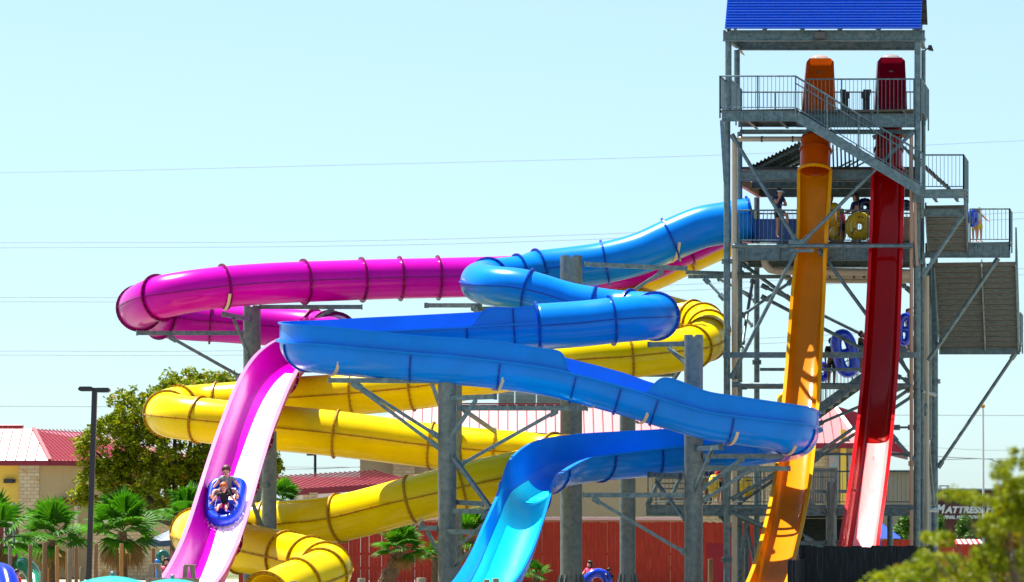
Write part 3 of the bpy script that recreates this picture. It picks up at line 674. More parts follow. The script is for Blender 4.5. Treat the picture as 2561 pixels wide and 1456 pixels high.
# front bracing ----------------------------------------------------------
pipe('brace', [(1830, 338, -.15), (1990, 603, -.25)], .06); pipe('brace', [(2282, 330, -.15), (2009, 604, -.25)], .06); pipe('tie_pipe', [(1832, 615, -.25), (2280, 615, -.25)], .068)
pipe('brace', [(1990, 628, -.2), (1828, 945, -.1)], .06); pipe('brace', [(2048, 625, .2), (2284, 948, .3)], .06)
part('gusset_plate', lambda b: (b.box(T(1993, 605, -.3), (.55, .02, .13)), b.box(T(2005, 627, -.3), (.75, .02, .1))))
pb('tie_beam', 1808, 888, -.1, 2298, 888, -.1, .14, .18, 'b'); pb('tie_beam', 1900, 924, 2.7, 2200, 924, 2.7, .08, .1, 'b'); pipe('tie_pipe', [(1832, 962, -.1), (2280, 964, -.1)], .07); pipe('tie_pipe', [(1850, 968, 2.7), (2300, 970, 2.7)], .06)
pipe('brace', [(2032, 1142, .1), (2281, 968, .1)], .055); pipe('brace', [(2030, 1155, 2.6), (2290, 985, 2.6)], .055); pipe('brace', [(2042, 1062, 5), (2277, 962, 5)], .05)
pipe('brace', [(1937, 1186, -.1), (1830, 1248, -.1)], .06); pipe('brace', [(1948, 1192, 2.6), (1846, 1258, 2.6)], .06); pipe('tie_pipe', [(1828, 1269, -.15), (2284, 1269, -.15)], .055)
pipe('brace', [(1830, 1280, -.1), (1924, 1322, -.1)], .06); pipe('brace', [(1846, 1292, 2.6), (1930, 1330, 2.6)], .055)
pipe('brace', [(1852, 1400, 2), (1868, 1300, 2)], .06); pipe('brace', [(1866, 1310, 4), (1892, 1440, 4)], .055); pipe('brace', [(1800, 1288, 5), (1828, 1330, 4)], .06)
pipe('brace', [(2230, 1090, -.1), (2290, 1156, -.1)], .055); pipe('brace', [(2232, 1069, 1), (2288, 1069, 1)], .035); pipe('brace', [(2040, 1136, 4), (2276, 1136, 4)], .04); pipe('tie_pipe', [(2300, 1275, 3), (2340, 1276, 6)], .07)
pipe('brace', [(2311, 1012, 3), (2334, 1264, 7)], .06); pipe('brace', [(2304, 978, 2), (2338, 988, 7)], .06); pipe('brace', [(2316, 790, 4), (2300, 1050, 3)], .06); pipe('brace', [(2236, 938, 5), (2276, 955, 5)], .05)
pipe('brace', [(2242, 875, 4), (2280, 952, 4)], .05)
pipe('brace', [(1852, 657, 2.7), (1978, 750, 2.7)], .06); pipe('brace', [(1882, 700, 6), (1856, 860, 3)], .055); pipe('brace', [(1847, 795, 2.7), (1984, 700, 2.7)], .05); pipe('brace', [(1905, 714, 7), (2166, 842, 7)], .055); pipe('brace', [(1905, 742, 5), (2166, 878, 5)], .06)
pipe('brace', [(1847, 725, 3), (1885, 752, 6.8)], .04); pipe('brace', [(1847, 775, 3), (1880, 815, 6.8)], .05); pipe('brace', [(2250, 706, 4), (2278, 730, 4)], .05); pipe('brace', [(1838, 945, .5), (1856, 870, 2.7)], .06)
pipe('brace', [(2015, 1345, 0), (2080, 1385, 0)], .07); pipe('brace', [(2010, 1335, 2), (2040, 1372, 0)], .05)
pb('outrigger', 1716, 681, 1.5, 1878, 686, 2.6, .12, .12, 'b'); pb('outrigger', 1722, 692, .6, 1975, 692, 2.6, .12, .12, 'b'); pipe('brace', [(1762, 697, .8), (1810, 748, .5)], .045); pipe('brace', [(1795, 697, 1.5), (1880, 740, 6)], .045)
# mid level ----------------------------------------------------------------
slab(1847, 2280, 608, 1.15, 7.3, joists=8, jh=.2); pb('edge_beam', 1847, 632, 1.1, 2280, 632, 1.1, .14, .5); pb('edge_beam', 1895, 655, 7.2, 2290, 655, 7.2, .14, .4); pb('cross_beam', 1870, 655, 3.8, 2285, 655, 3.8, .14, .35)
pb('edge_beam', 1850, 632, 1.1, 1895, 655, 7.2, .12, .45); pb('edge_beam', 2280, 632, 1.1, 2312, 655, 7.2, .12, .45)
for x in (1867, 1948, 2112): pb('web_stiffener', x, 609, 1.0, x, 650, 1.0, .05, .05, 'b')
rail([T(1848, 608, 1.12), T(2278, 608, 1.12)], 1.05, .13); rail([T(1898, 612, 7.2), T(2285, 612, 7.2)], 1.05, .13)
pb('cross_beam', 1849, 438, 1.3, 2190, 438, 1.3, .14, .28); pb('cross_beam', 1898, 480, 7.2, 2290, 480, 7.2, .16, .36); pb('cross_beam', 1849, 452, 2.7, 1898, 482, 7.2, .14, .3, 'i', 'tan_pipe'); pb('cross_beam', 1880, 462, 4.8, 2285, 462, 4.8, .14, .26); pb('cross_beam', 1850, 446, 2.7, 2290, 446, 2.7, .14, .2)  # slanted left beam: its warm light is put in as tan colour
part('mid_roof_deck', lambda b: b.hexa([T(1852, 424, 2.7), T(2290, 424, 2.7), T(2300, 463, 7.4), T(1900, 463, 7.4), T(1852, 422, 2.7)+V(0, 0, .06), T(2290, 422, 2.7)+V(0, 0, .06), T(2300, 461, 7.4)+V(0, 0, .06), T(1900, 461, 7.4)+V(0, 0, .06)]), 'dark_sheet')
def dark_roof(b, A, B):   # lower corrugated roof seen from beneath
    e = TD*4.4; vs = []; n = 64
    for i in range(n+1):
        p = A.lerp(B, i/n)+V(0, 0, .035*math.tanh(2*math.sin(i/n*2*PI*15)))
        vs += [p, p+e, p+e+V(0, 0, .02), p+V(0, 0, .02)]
    fs = [(0, 1, 2, 3), (n*4, n*4+1, n*4+2, n*4+3)]
    for i in range(n):
        for k in range(4): fs.append((i*4+k, i*4+(k+1) % 4, i*4+4+(k+1) % 4, i*4+4+k))
    b.add(vs, fs)
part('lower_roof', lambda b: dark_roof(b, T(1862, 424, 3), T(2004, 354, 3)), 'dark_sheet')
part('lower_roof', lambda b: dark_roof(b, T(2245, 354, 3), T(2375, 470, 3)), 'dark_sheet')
for v in (3.4, 4.6, 5.8, 7.0):
    a = T(1866, 426, 3)+TD*(v-3)-V(0, 0, .05); b_ = T(2004, 357, 3)+TD*(v-3)-V(0, 0, .05); k = MB(); k.beam(a, b_, .06, .09); k.build('purlin', M['steel'], tw)
for i in range(7): pb('slat', 2082+i*10, 362, 3.2, 2084+i*10, 424, 3.2, .05, .05, 'b', 'dark_sheet')
for x0, y0, x1, y1 in ((2078, 428, 2130, 402), (2098, 428, 2152, 398), (2120, 428, 2172, 400)): pb('strut', x0, y0, 3.6, x1, y1, 3.6, .05, .05, 'b')
# pipework
pipe('water_pipe', [(1847, 348, .9), (2036, 348, .9)], .082, 'pvc', False); pipe('water_pipe', [(2036, 348, .9), (2044, 349, 1.2), (2044, 360, 1.3)], .082, 'pvc', False)
for x in (1905, 1982): part('pipe_collar', lambda b: b.tube([T(x-2, 348, .9), T(x+2, 348, .9)], .1, 14), 'bolt')
for x in (2012, 2055): pipe('feed_pipe', [(x, 357, .7), (x+4, 364, .7), (x+5, 384, .7)], .055, 'orange_deep', False); pipe('feed_hose', [(x-4, 352, .7), (x+2, 362, .7)], .062, 'pvc', False)
pipe('water_pipe', [(2182, 345, .9), (2200, 338, .9), (2280, 340, .9)], .075, 'pvc', False); pipe('feed_pipe', [(2192, 345, .7), (2196, 358, .7), (2197, 376, .7)], .055, 'red', False); pipe('feed_pipe', [(2236, 342, .7), (2240, 356, .7), (2241, 376, .7)], .055, 'red', False)
pipe('water_pipe', [(1912, 650, 1.5), (1914, 664, 1.5), (1925, 674, 1.6), (1945, 678, 1.8), (2176, 681, 1.8), (2276, 683, 1.8)], .125, 'pvc', False)
pipe('water_pipe', [(1962, 692, 3.2), (1985, 702, 3.2), (2276, 702, 3.2)], .09, 'pvc', False); pipe('water_pipe', [(1990, 690, 2.4), (2276, 694, 2.4)], .06, 'pvc', False)
for x in (2074, 2135, 2160): part('pipe_hanger', lambda b: (b.beam(T(x, 662, 1.8), T(x, 693, 1.8), .02, .03), b.box(T(x, 694, 1.8), (.08, .05, .06))), 'bolt')
# entry troughs of the three tube slides
part('entry_trough', lambda b: (b.beam(T(1850, 578, 2.2), T(2000, 578, 2.2), .08, .70), b.beam(T(1850, 550, 2.2), T(2000, 550, 2.2), .16, .05)), 'panel_blue')
part('queue_screen', lambda b: [b.beam(T(2262+i*3.1, 565, 2.5), T(2262+i*3.1, 607, 2.5), .03, .035) for i in range(5)]+[b.beam(T(2256, 560, 2.5), T(2280, 560, 2.5), .05, .05), b.beam(T(2256, 585, 2.55), T(2280, 585, 2.55), .02, 1.1)], 'tan_pipe')
# rear flight climbing to the right behind the slides
fa = T(2290, 845, 7.5); fb = T(1895, 1128, 7.5); flight(fa, fb, TD*1.6, 20)
for dv in (0, 1.6): rail([fb+TD*dv, fa+TD*dv], H1, .15)
# low platform --------------------------------------------------------------
slab(1618, 2275, 1262, 1.2, 5.5, joists=8); pb('edge_beam', 1617, 1276, 1.1, 2275, 1276, 1.1, .14, .36); pb('edge_beam', 1617, 1276, 1.1, 1640, 1275, 5.5, .14, .36)
rail([T(1620, 1262, 1.1), T(2090, 1262, 1.1)], 1.1, .14, mid=True); rail([T(1640, 1262, 5.4), T(2275, 1262, 5.4)], 1.1, .14)
for x in (1650, 1700, 1745): pipe('brace', [(x-30, 1262, 1.6), (x+5, 1185, 1.6)], .06)
for j in range(5): pb('stair_slat', 1650, 1196+j*13, 3.6, 1760, 1196+j*13, 3.6, .25, .05, 'b', 'tread')
part('slat_screen', lambda b: [b.beam(T(2020+i*6.2, 1178, 3.2), T(2020+i*6.2, 1260, 3.2), .06, .06) for i in range(12)]+[b.beam(T(2016, 1174, 3.2), T(2094, 1174, 3.2), .1, .12)], mat('grey_slats', (.30, .29, .25), .7, var=.2))
for x0, x1 in ((1860, 1872), (2218, 2232), (2120, 2132)): post(x0, x1, 1288, 1470, 4.6)
post(1885, 1899, 1288, 1470, 2.2)
# ------------------------------------------------------------------ ground
M['concrete'] = mat('pale_concrete', (.25, .225, .18), .9, var=.18, vscale=.6, bump=.2, bscale=8)
M['grass'] = mat('dry_grass_ground', (.16, .15, .05), .95, col2=(.08, .10, .03), vscale=.3)
M['asphalt'] = mat('asphalt', (.06, .06, .06), .9, var=.3, vscale=2)
def ground(name, x0, x1, y0, y1, z, m):
    b = MB(); b.add([(x0, y0, z), (x1, y0, z), (x1, y1, z), (x0, y1, z)], [(0, 1, 2, 3)])
    o = b.build(name, M[m]); o['kind'] = 'structure'; return o
ground('ground', -1500, 1500, -50, 4000, -.01, 'grass')
ground('park_deck', -60, 60, 20, 148, .0, 'concrete')
ground('car_park', -80, 140, 175, 245, .0, 'asphalt')
# ------------------------------------------------------------------ building materials
def brick(name, c1, c2, mortar, sx, bw=.5, rh=.25, ms=.015, rough=.85):
    m = bpy.data.materials.new(name); m.use_nodes = True; n = m.node_tree; b = n.nodes['Principled BSDF']; b.inputs['Roughness'].default_value = rough
    tc = n.nodes.new('ShaderNodeTexCoord'); sp = n.nodes.new('ShaderNodeSeparateXYZ'); cb = n.nodes.new('ShaderNodeCombineXYZ'); ad = n.nodes.new('ShaderNodeMath')
    n.links.new(tc.outputs['Object'], sp.inputs[0]); n.links.new(sp.outputs[0], ad.inputs[0]); n.links.new(sp.outputs[1], ad.inputs[1]); n.links.new(ad.outputs[0], cb.inputs[0]); n.links.new(sp.outputs[2], cb.inputs[1])
    t = n.nodes.new('ShaderNodeTexBrick'); t.inputs['Scale'].default_value = sx; t.inputs['Brick Width'].default_value = bw; t.inputs['Row Height'].default_value = rh; t.inputs['Mortar Size'].default_value = ms
    t.inputs['Color1'].default_value = (*c1, 1); t.inputs['Color2'].default_value = (*c2, 1); t.inputs['Mortar'].default_value = (*mortar, 1); t.inputs['Bias'].default_value = -.3
    n.links.new(cb.outputs[0], t.inputs[0])
    nz = n.nodes.new('ShaderNodeTexNoise'); nz.inputs['Scale'].default_value = 2.2; nz.inputs['Detail'].default_value = 3; n.links.new(tc.outputs['Object'], nz.inputs[0])
    rp = n.nodes.new('ShaderNodeValToRGB'); rp.color_ramp.elements[0].position = .60; rp.color_ramp.elements[1].position = .68
    n.links.new(nz.outputs[0], rp.inputs[0]); mx = n.nodes.new('ShaderNodeMixRGB'); n.links.new(rp.outputs[0], mx.inputs[0]); n.links.new(t.outputs[0], mx.inputs[1]); mx.inputs[2].default_value = (.50, .26, .07, 1)
    n.links.new(mx.outputs[0], b.inputs['Base Color'])
    bp = n.nodes.new('ShaderNodeBump'); bp.inputs['Strength'].default_value = .5; bp.inputs['Distance'].default_value = .03; n.links.new(t.outputs['Fac'], bp.inputs['Height']); bp.invert = True; n.links.new(bp.outputs[0], b.inputs['Normal'])
    return m
M['stone'] = brick('limestone_blocks', (.62, .50, .31), (.48, .35, .19), (.30, .22, .14), 1.6)
M['stucco_yellow'] = mat('yellow_stucco', (.85, .58, .10), .9, var=.06, bump=.2, bscale=40)
M['stucco_tan'] = mat('tan_stucco', (.55, .42, .24), .9, var=.06, bump=.2, bscale=40)
M['beige_wall'] = mat('beige_wall', (.42, .34, .22), .9, var=.06)
M['red_roof'] = mat('red_metal_roof', (.34, .003, .02), 0.45, 0, coat=.7, var=.1, vscale=1, spec=1)
M['red_roof'].node_tree.nodes['Principled BSDF'].inputs['Coat Roughness'].default_value = .5
M['glare_roof'] = M['red_roof']
M['fascia'] = mat('dark_red_fascia', (.22, .004, .02), .5, var=.1)
M['white'] = mat('white_trim', (.8, .78, .72), .6)
M['maroon_wall'] = mat('maroon_wall', (.13, .045, .04), .85, var=.1)
M['hvac'] = mat('grey_green_cabinet', (.34, .40, .36), .5, var=.1)
M['glass_dark'] = mat('dark_glass', (.05, .025, .01), .15, coat=.5)
M['wood_red'] = mat('red_stained_boards', (.44, .026, .006), .75, col2=(.21, .010, .003), vscale=4, stretch=(5, 5, .4), grime=((.55, .12, .03), 5, .62, (6, 6, .3)))
M['black_fence'] = mat('black_fence_paint', (.006, .009, .013), .8, spec=.15, var=.3, vscale=8, stretch=(8, 8, .3), grime=((.02, .04, .055), 6, .56, (9, 9, .25)))
M['log'] = mat('weathered_log', (.30, .18, .09), .85, col2=(.16, .085, .04), vscale=5, stretch=(6, 6, .5), bump=.4)
M['log_grey'] = mat('grey_log', (.28, .25, .18), .85, col2=(.17, .14, .09), vscale=5, stretch=(6, 6, .5), bump=.4)
M['log_gold'] = mat('golden_log', (.50, .28, .08), .85, col2=(.30, .14, .04), vscale=5, stretch=(6, 6, .5), bump=.4)
def wallp(t, name, a, b, z0, z1, th, m):
    """wall from a to b (xy at ground)"""
    a = V(a[0], a[1], 0); b = V(b[0], b[1], 0); d = (b-a).normalized(); n = V(-d.y, d.x, 0)*th
    k = MB(); k.hexa([a+V(0, 0, z0), b+V(0, 0, z0), b+n+V(0, 0, z0), a+n+V(0, 0, z0), a+V(0, 0, z1), b+V(0, 0, z1), b+n+V(0, 0, z1), a+n+V(0, 0, z1)])
    return k.build(name, M[m], t)
def seamroof(t, name, e0, e1, r0, r1, m='red_roof', sp=.45, rib=.045, ribm=None):
    """sloping face: eave e0-e1, ridge r0-r1, with standing seams running up the slope"""
    k = MB(); e0, e1, r0, r1 = map(Vector, (e0, e1, r0, r1)); n = (e1-e0).cross(r0-e0).normalized()
    if n.length < .5: n = (e1-e0).cross(r1-e0).normalized()
    if n.z < 0: n = -n
    k.hexa([e0-n*.05, e1-n*.05, r1-n*.05, r0-n*.05, e0, e1, r1, r0])
    f = k.build(name, M[m], t); s_ = MB()
    L = (e1-e0).length; d = (e1-e0)/L; up = (r0-e0)-d*(r0-e0).dot(d)
    a = (r0-e0).dot(d); b = (r1-e0).dot(d); H = up.length; c = int(L/sp)
    for i in range(1, c):
        x = i*sp; fr = 1.0
        if x < a and a > 0: fr = x/a
        if x > b and b < L: fr = min(fr, (L-x)/(L-b))
        if fr > .03: s_.beam(e0+d*x+n*(rib/2), e0+d*x+up*fr+n*(rib/2), .03, rib, n)
    s_.build('standing_seams', M[ribm or m], f); return f
# --- left building with the hipped red roof
Yb = 150
def B(x, y, Y=Yb): return P(x, y, Y)
lb = thing('park_building', 'yellow stucco and limestone building with a hipped red metal roof at the far left', 'building', (B(60, 1300).x, 150, 0))
cnr = B(100, 1300, 149); 
cx_, cy_ = cnr.x, cnr.y
zE = B(0, 1152, 149).z; zR = B(0, 1073, 152).z
xl = cx_-14
wallp(lb, 'wall', (xl, cy_), (cx_-.9, cy_), 0, zE, .3, 'stucco_yellow')
rx, ry = cx_+4.6, cy_+5.5
wallp(lb, 'wall', (cx_, cy_+.1), (rx, ry), 0, zE, .3, 'stucco_tan')
k = MB(); k.box((cx_-.42, cy_-.12, zE/2-.02), (.86, .6, zE-.04)); k.build('stone_pier', M['stone'], lb)
eo = .55
e_l = V(xl, cy_-eo, zE); e_c = V(cx_+eo*.9, cy_-eo, zE); e_r = V(rx+eo*.9+2, ry-eo+2.4, zE)
r_c = B(84, 1073, 150.7); r_l = V(xl, 150.7, r_c.z); r_r = B(215, 1085, 158); r_r.z = r_c.z
seamroof(lb, 'roof', e_l, e_c, r_l, r_c, sp=.42, ribm='fascia')
seamroof(lb, 'roof', e_c, e_r, r_c, r_r, sp=.22, rib=.03, ribm='fascia')
k = MB(); k.beam(e_l-V(0, 0, .12), e_c-V(0, 0, .12), .06, .2); k.beam(e_c-V(0, 0, .12), e_r-V(0, 0, .12), .06, .2); k.build('fascia', M['fascia'], lb)
k = MB(); k.hexa([e_l+V(0, .1, -.2), e_c+V(0, .1, -.2), e_r+V(0, .1, -.2), V(xl, e_r.y, zE-.2), e_l+V(0, .1, -.15), e_c+V(0, .1, -.15), e_r+V(0, .1, -.15), V(xl, e_r.y, zE-.15)]); k.build('soffit', M['stucco_tan'], lb)
k = MB(); k.beam(e_c+V(0, 0, .05), r_c+V(0, 0, .05), .16, .06); k.build('hip_cap', M['red_roof'], lb)
k = MB(); k.tube([B(0, 1069, 153)-V(3, 0, 0), B(58, 1068, 153)], .12, 10); k.build('ridge_cap', M['fascia'], lb)
k = MB(); k.box(B(22, 1203, 148.9), (.42, .3, .18)); k.box(B(34, 1203, 148.95), (.16, .2, .14)); k.build('wall_light', M['black'], lb)
k = MB(); k.tube([B(60, 1240, 148.8), B(60, 1240, 149)], .055, 12); k.build('wall_camera', M['black'], lb)
# doorway at the edge of the frame
k = MB(); k.box(B(22, 1360, 148.95), (.8, .12, 1.85)); dr = k.build('door', M['glass_dark'], lb)
k = MB(); k.box(B(5, 1360, 148.9), (.3, .12, 1.8)); k.build('door_panel', M['fascia'], lb)
k = MB(); k.beam(B(-5, 1307, 148.85), B(44, 1307, 148.85), .1, .06); k.beam(B(11, 1307, 148.85), B(11, 1400, 148.85), .05, .05, V(0, 1, 0)); k.build('door_frame', M['white'], dr)
# stone wing with a small awning, running behind the oak
w0 = B(126, 1300, 151.5)
wallp(lb, 'wall', (w0.x, 151.5), (w0.x+5.6, 152), 0, B(0, 1262, 151.5).z, .3, 'stone')
seamroof(lb, 'awning', B(126, 1250, 149.6), B(222, 1250, 150.2), B(150, 1230, 151.6), B(222, 1230, 152), sp=.2, m='fascia', rib=.03)
k = MB(); k.beam(B(126, 1255, 149.6), B(222, 1255, 150.2), .06, .22); k.build('fascia', M['fascia'], lb)
for x in (148, 190): k = MB(); k.box(B(x, 1320, 150.6)+V(0, 0, -.2), (.14, .14, 2.3)); k.build('post', M['white'], lb)
st = thing('garden_wall', 'low limestone wall with a flat cap behind the palms and the oak', 'wall', (B(330, 1300, 146).x, 146, 0))
wallp(st, 'masonry', (B(228, 0, 146).x, 146), (B(470, 0, 146).x, 146.6), 0, B(0, 1306, 146).z, .35, 'stone')
k = MB(); k.beam(B(224, 1303, 146.1), B(474, 1303, 146.7), .55, .1); k.build('cap', M['white'], st)
# --- low maroon roofed pavilion
lp = thing('low_pavilion', 'low pavilion with a maroon ribbed roof seen between the yellow tubes', 'pavilion', (B(850, 1300, 146).x, 146, 0))
seamroof(lp, 'roof', B(640, 1231, 144), B(1062, 1205, 150), B(664, 1193, 148), B(1062, 1194, 152), sp=.27, rib=.05, ribm='fascia')
k = MB(); k.beam(B(733, 1231, 143.6), B(1062, 1211, 149.6), .08, .27); k.build('fascia', M['fascia'], lp)
wallp(lp, 'wall', (B(738, 0, 145).x, 145), (B(1062, 0, 150.5).x, 150.5), 0, B(0, 1232, 145).z, .25, 'white')
k = MB(); k.box(B(776, 1247, 144.5)+V(0, 0, -1.2), (.6, .5, 2.9)); k.build('stone_pier', M['stone'], lp)
k = MB(); k.box(B(1010, 1178, 153)+V(0, 0, -1.6), (.95, .9, 3.95)); k.build('stone_chimney', M['stone'], lp)
# --- central building
cb = thing('long_building', 'long beige building under a pale ribbed metal roof behind the slides', 'building', (B(1550, 1300, 155).x, 155, 0))
zEc = B(0, 1108, 152).z
E0, E1 = B(860, 1108, 152), B(2150, 1108, 152); R0, R1 = B(1010, 1012, 154.8), B(2083, 1015, 154.8)
seamroof(cb, 'roof', E0, E1, R0, R1, sp=.42, rib=.05, ribm='fascia')
E2 = B(2268, 1147, 164); E2.z = zEc-.35; seamroof(cb, 'roof', E1, E2, R1, B(2140, 1050, 163), sp=.3, ribm='fascia')
k = MB(); k.beam(E0-V(0, 0, .12), E1-V(0, 0, .12), .06, .22); k.beam(E1-V(0, 0, .12), E2-V(0, 0, .12), .06, .22); k.build('fascia', M['fascia'], cb)
k = MB(); k.beam(E1+V(0, 0, .06), R1+V(0, 0, .06), .2, .08); k.build('hip_cap', M['white'], cb)
k = MB(); k.beam(R0+V(0, 0, .05), R1+V(0, 0, .05), .16, .06); k.build('ridge_cap', M['fascia'], cb)
wallp(cb, 'wall', (B(900, 0, 153).x, 153), (B(1722, 0, 153).x, 153), 0, zEc-.1, .3, 'beige_wall')
wallp(cb, 'wall', (B(1722, 0, 152.6).x, 152.6), (B(2152, 0, 152.6).x, 152.6), 0, zEc-.15, .3, 'stone')
for x in (1560, 1640): k = MB(); k.beam(B(x, 1120, 152.95), B(x, 1400, 152.95), .03, .03, V(0, 1, 0)); k.build('wall_joint', M['stucco_tan'], cb)
for x, w_ in ((2085, 16), (2128, 10)):
    k = MB(); k.box(B(x, 1200, 152.4), (px(w_*1.6, 152), .12, 2.2)); k.build('painted_panel', mat('sea_mural', (.10, .40, .50), .8, col2=(.60, .30, .22), vscale=2.2), cb)
k = MB(); k.box(B(2108, 1200, 152.35)+V(0, 0, .2), (.25, .2, 4)); k.build('pilaster', M['stucco_yellow'], cb)
for x0, x1 in ((1246, 1286), (1288, 1340), (1342, 1432)):
    t_ = MB(); t_.box((B(x0, 997, 158)+B(x1, 997, 158))/2, (px(x1-x0, 158), 1.0, .62))
    if x0 == 1246:
        hv = thing('rooftop_unit', 'grey-green air conditioning unit on the pale roof behind the blue flume', 'air conditioner', tuple((B(1340, 1010, 158))))
    o = t_.build('cabinet', M['hvac'], hv)
    g = MB()
    for i in range(6): g.beam(B(x0+4, 989+i*3.2, 157.4)-V(0, .05, 0), B(x1-4, 989+i*3.2, 157.4)-V(0, .05, 0), .02, .02)
    g.build('louvres', M['steel'], o)
# white capped ledge above the red fence
lw = thing('retaining_wall', 'beige wall with a white coping just above the red board fence', 'wall', (B(1400, 1300, 127).x, 127, 0))
wallp(lw, 'masonry', (B(1050, 0, 127).x, 127), (B(1724, 0, 127).x, 127), 0, B(0, 1301, 127).z, .3, 'beige_wall')
k = MB(); k.beam(B(1046, 1297, 127), B(1726, 1297, 127), .45, .11); k.build('coping', M['white'], lw)
# --- red board fences
def board_fence(label, segs, pitch, m, name='board_fence', gaps=.3, tips=0, cat='fence', rails=(.35, .55)):
    t = thing(name, label, cat, tuple(base_of([s[0] for s in segs])))
    rnd = random.Random(5); b = MB(); pk = 0
    for a, c, z0, z1 in segs:
        L = (c-a).length; d = (c-a)/L; d.z = 0; d.normalize(); n = V(-d.y, d.x, 0); x = 0; full = MB(); hi = MB()
        while x < L:
            w_ = pitch*rnd.uniform(.85, 1.1); g = rnd.choice([0.004, .006, .012, .02]) if rnd.random() < gaps else .002
            tz = rnd.uniform(-.02, .02); off = n*rnd.uniform(-.006, .006); p = a+d*x
            q = p+d*(w_-g)
            b.hexa([V(p.x, p.y, z0)+off, V(q.x, q.y, z0)+off, V(q.x, q.y, z0)+off+n*.02, V(p.x, p.y, z0)+off+n*.02, V(p.x, p.y, z1+tz)+off, V(q.x, q.y, z1+tz)+off, V(q.x, q.y, z1+tz)+off+n*.02, V(p.x, p.y, z1+tz)+off+n*.02])
            x += w_
        k = MB()
        for f in rails: k.beam(V(a.x, a.y, z0+(z1-z0)*f)+n*.05, V(c.x, c.y, z0+(z1-z0)*f)+n*.05, .05, .09)
        k.build('rail', M[m], t)
        cn = max(1, int(L/2.4))
        for i in range(cn+1):
            p = a+(c-a)*i/cn; k = MB(); k.beam(V(p.x, p.y, z0)+n*.09, V(p.x, p.y, z1+tips)+n*.09, .1, .1, V(0, 1, 0)); k.build('fence_post', M[m], t)
    b.build('boards', M[m], t); return t
zf = B(0, 1306, 125).z
board_fence('long red stained board fence behind the slide columns', [(V(B(600, 0, 125).x, 125, 0), V(B(1760, 0, 125).x, 125, 0), 0, zf), (V(B(1884, 0, 125).x, 125, 0), V(B(2010, 0, 125).x, 125, 0), 0, zf), (V(B(1760, 0, 125).x, 125, 0), V(B(1884, 0, 125).x, 125, 0), B(0, 1358, 125).z, zf)], .145, 'wood_red')
k = MB(); k.box(B(1820, 1420, 129)+V(0, 0, -.3), (2.6, .3, 3))  # plain dark maroon block filling the gap in the fence
solo(k, 'backing', M['fascia'], 'dark maroon shed seen through the opening in the red fence', 'backing')
for x, lab in ((1776, 'short dark stake left of the fence opening'), (1856, 'short dark stake right of the fence opening')):
    k = MB(); k.cyl(V(B(x, 0, 118).x, 118, 0), .09, B(0, 1398, 118).z, 10); solo(k, 'wooden_stake', M['log'], lab, 'stake')
zf2 = B(0, 1350, 135).z
board_fence('short stretch of red fence to the right of the red slide', [(V(B(2190, 0, 135).x, 135, 0), V(B(2300, 0, 135).x, 135, 0), 0, zf2)], .15, 'wood_red')
board_fence('red fence half hidden behind the blurred tree at the right', [(V(B(2335, 0, 133).x, 133, 0), V(B(2470, 0, 133).x, 133, 0), 0, B(0, 1362, 133).z)], .15, 'wood_red')
bz = B(0, 1367, 98).z
board_fence('black board fence under the red slide', [(V(B(2012, 0, 98).x, 98, 0), V(B(2330, 0, 100).x, 100, 0), 0, bz), (V(B(1985, 0, 95).x, 95, 0), V(B(2012, 0, 98).x, 98, 0), 0, B(0, 1400, 96).z)], .32, 'black_fence', gaps=.1, tips=.03)
for x, lab in ((1972, 'left one of two black metal posts beside the orange slide'), (1984, 'right one of two black metal posts beside the orange slide')):
    k = MB(); p = V(B(x, 0, 94).x, 94, 0); k.beam(p, p+V(0, 0, B(0, 1404, 94).z), .07, .07, V(0, 1, 0)); k.ball(p+V(0, 0, B(0, 1403, 94).z), .045, 8, 6); solo(k, 'fence_post', M['black_fence'], lab, 'post')
# dark siding store under the platform
k = MB()
for i in range(9): k.hexa([B(1998, 1368-i*9, 114)+o for o in (V(0, 0, 0), V(2.1, 0, 0), V(2.1, .1, 0), V(0, .1, 0), V(0, .03, .11), V(2.1, .03, .11), V(2.1, .1, .11), V(0, .1, .11))])
k.box(V(B(2078, 0, 115.2).x, 115.2, 1.35), (2.3, 2, 2.6))
solo(k, 'storage_hut', mat('dark_siding', (.035, .045, .035), .7, var=.3, vscale=3), 'dark storage hut with horizontal siding under the low platform', 'hut')
# --- far right buildings
rb = thing('plain_building', 'plain beige box building seen between the red slide and the tower legs', 'building', (B(2210, 1300, 215).x, 215, 0))
wallp(rb, 'wall', (B(2150, 0, 215).x, 215), (B(2337, 0, 215).x, 215), 0, B(0, 1180, 215).z, 8, 'beige_wall')
k = MB(); k.beam(B(2148, 1178, 214.9), B(2340, 1178, 214.9), .5, .12); k.build('coping', M['hvac'], rb)
Yst = 250
sb = thing('maroon_store', 'maroon store building with white lettering seen right of the tower', 'store', (B(2450, 1300, Yst).x, Yst, 0))
wallp(sb, 'wall', (B(2325, 0, Yst).x, Yst), (B(2640, 0, Yst).x, Yst), 0, B(0, 1226, Yst).z, 12, 'maroon_wall')
k = MB(); k.beam(B(2325, 1224, Yst-.05), B(2640, 1224, Yst-.05), .5, .12); k.build('coping', M['hvac'], sb)
k = MB(); a, b, c, d = B(2352, 1223, Yst+1), B(2372, 1223, Yst+1), B(2372, 1215, Yst+1), B(2352, 1215, Yst+1)
for p, q in ((a, d), (b, c), (d, c), (a+V(0, 1, 0), d+V(0, 1, 0)), (b+V(0, 1, 0), c+V(0, 1, 0)), (d+V(0, 1, 0), c+V(0, 1, 0)), (d, d+V(0, 1, 0)), (c, c+V(0, 1, 0))): k.beam(p, q, .06, .06)
k.build('roof_frame', M['black'], sb)
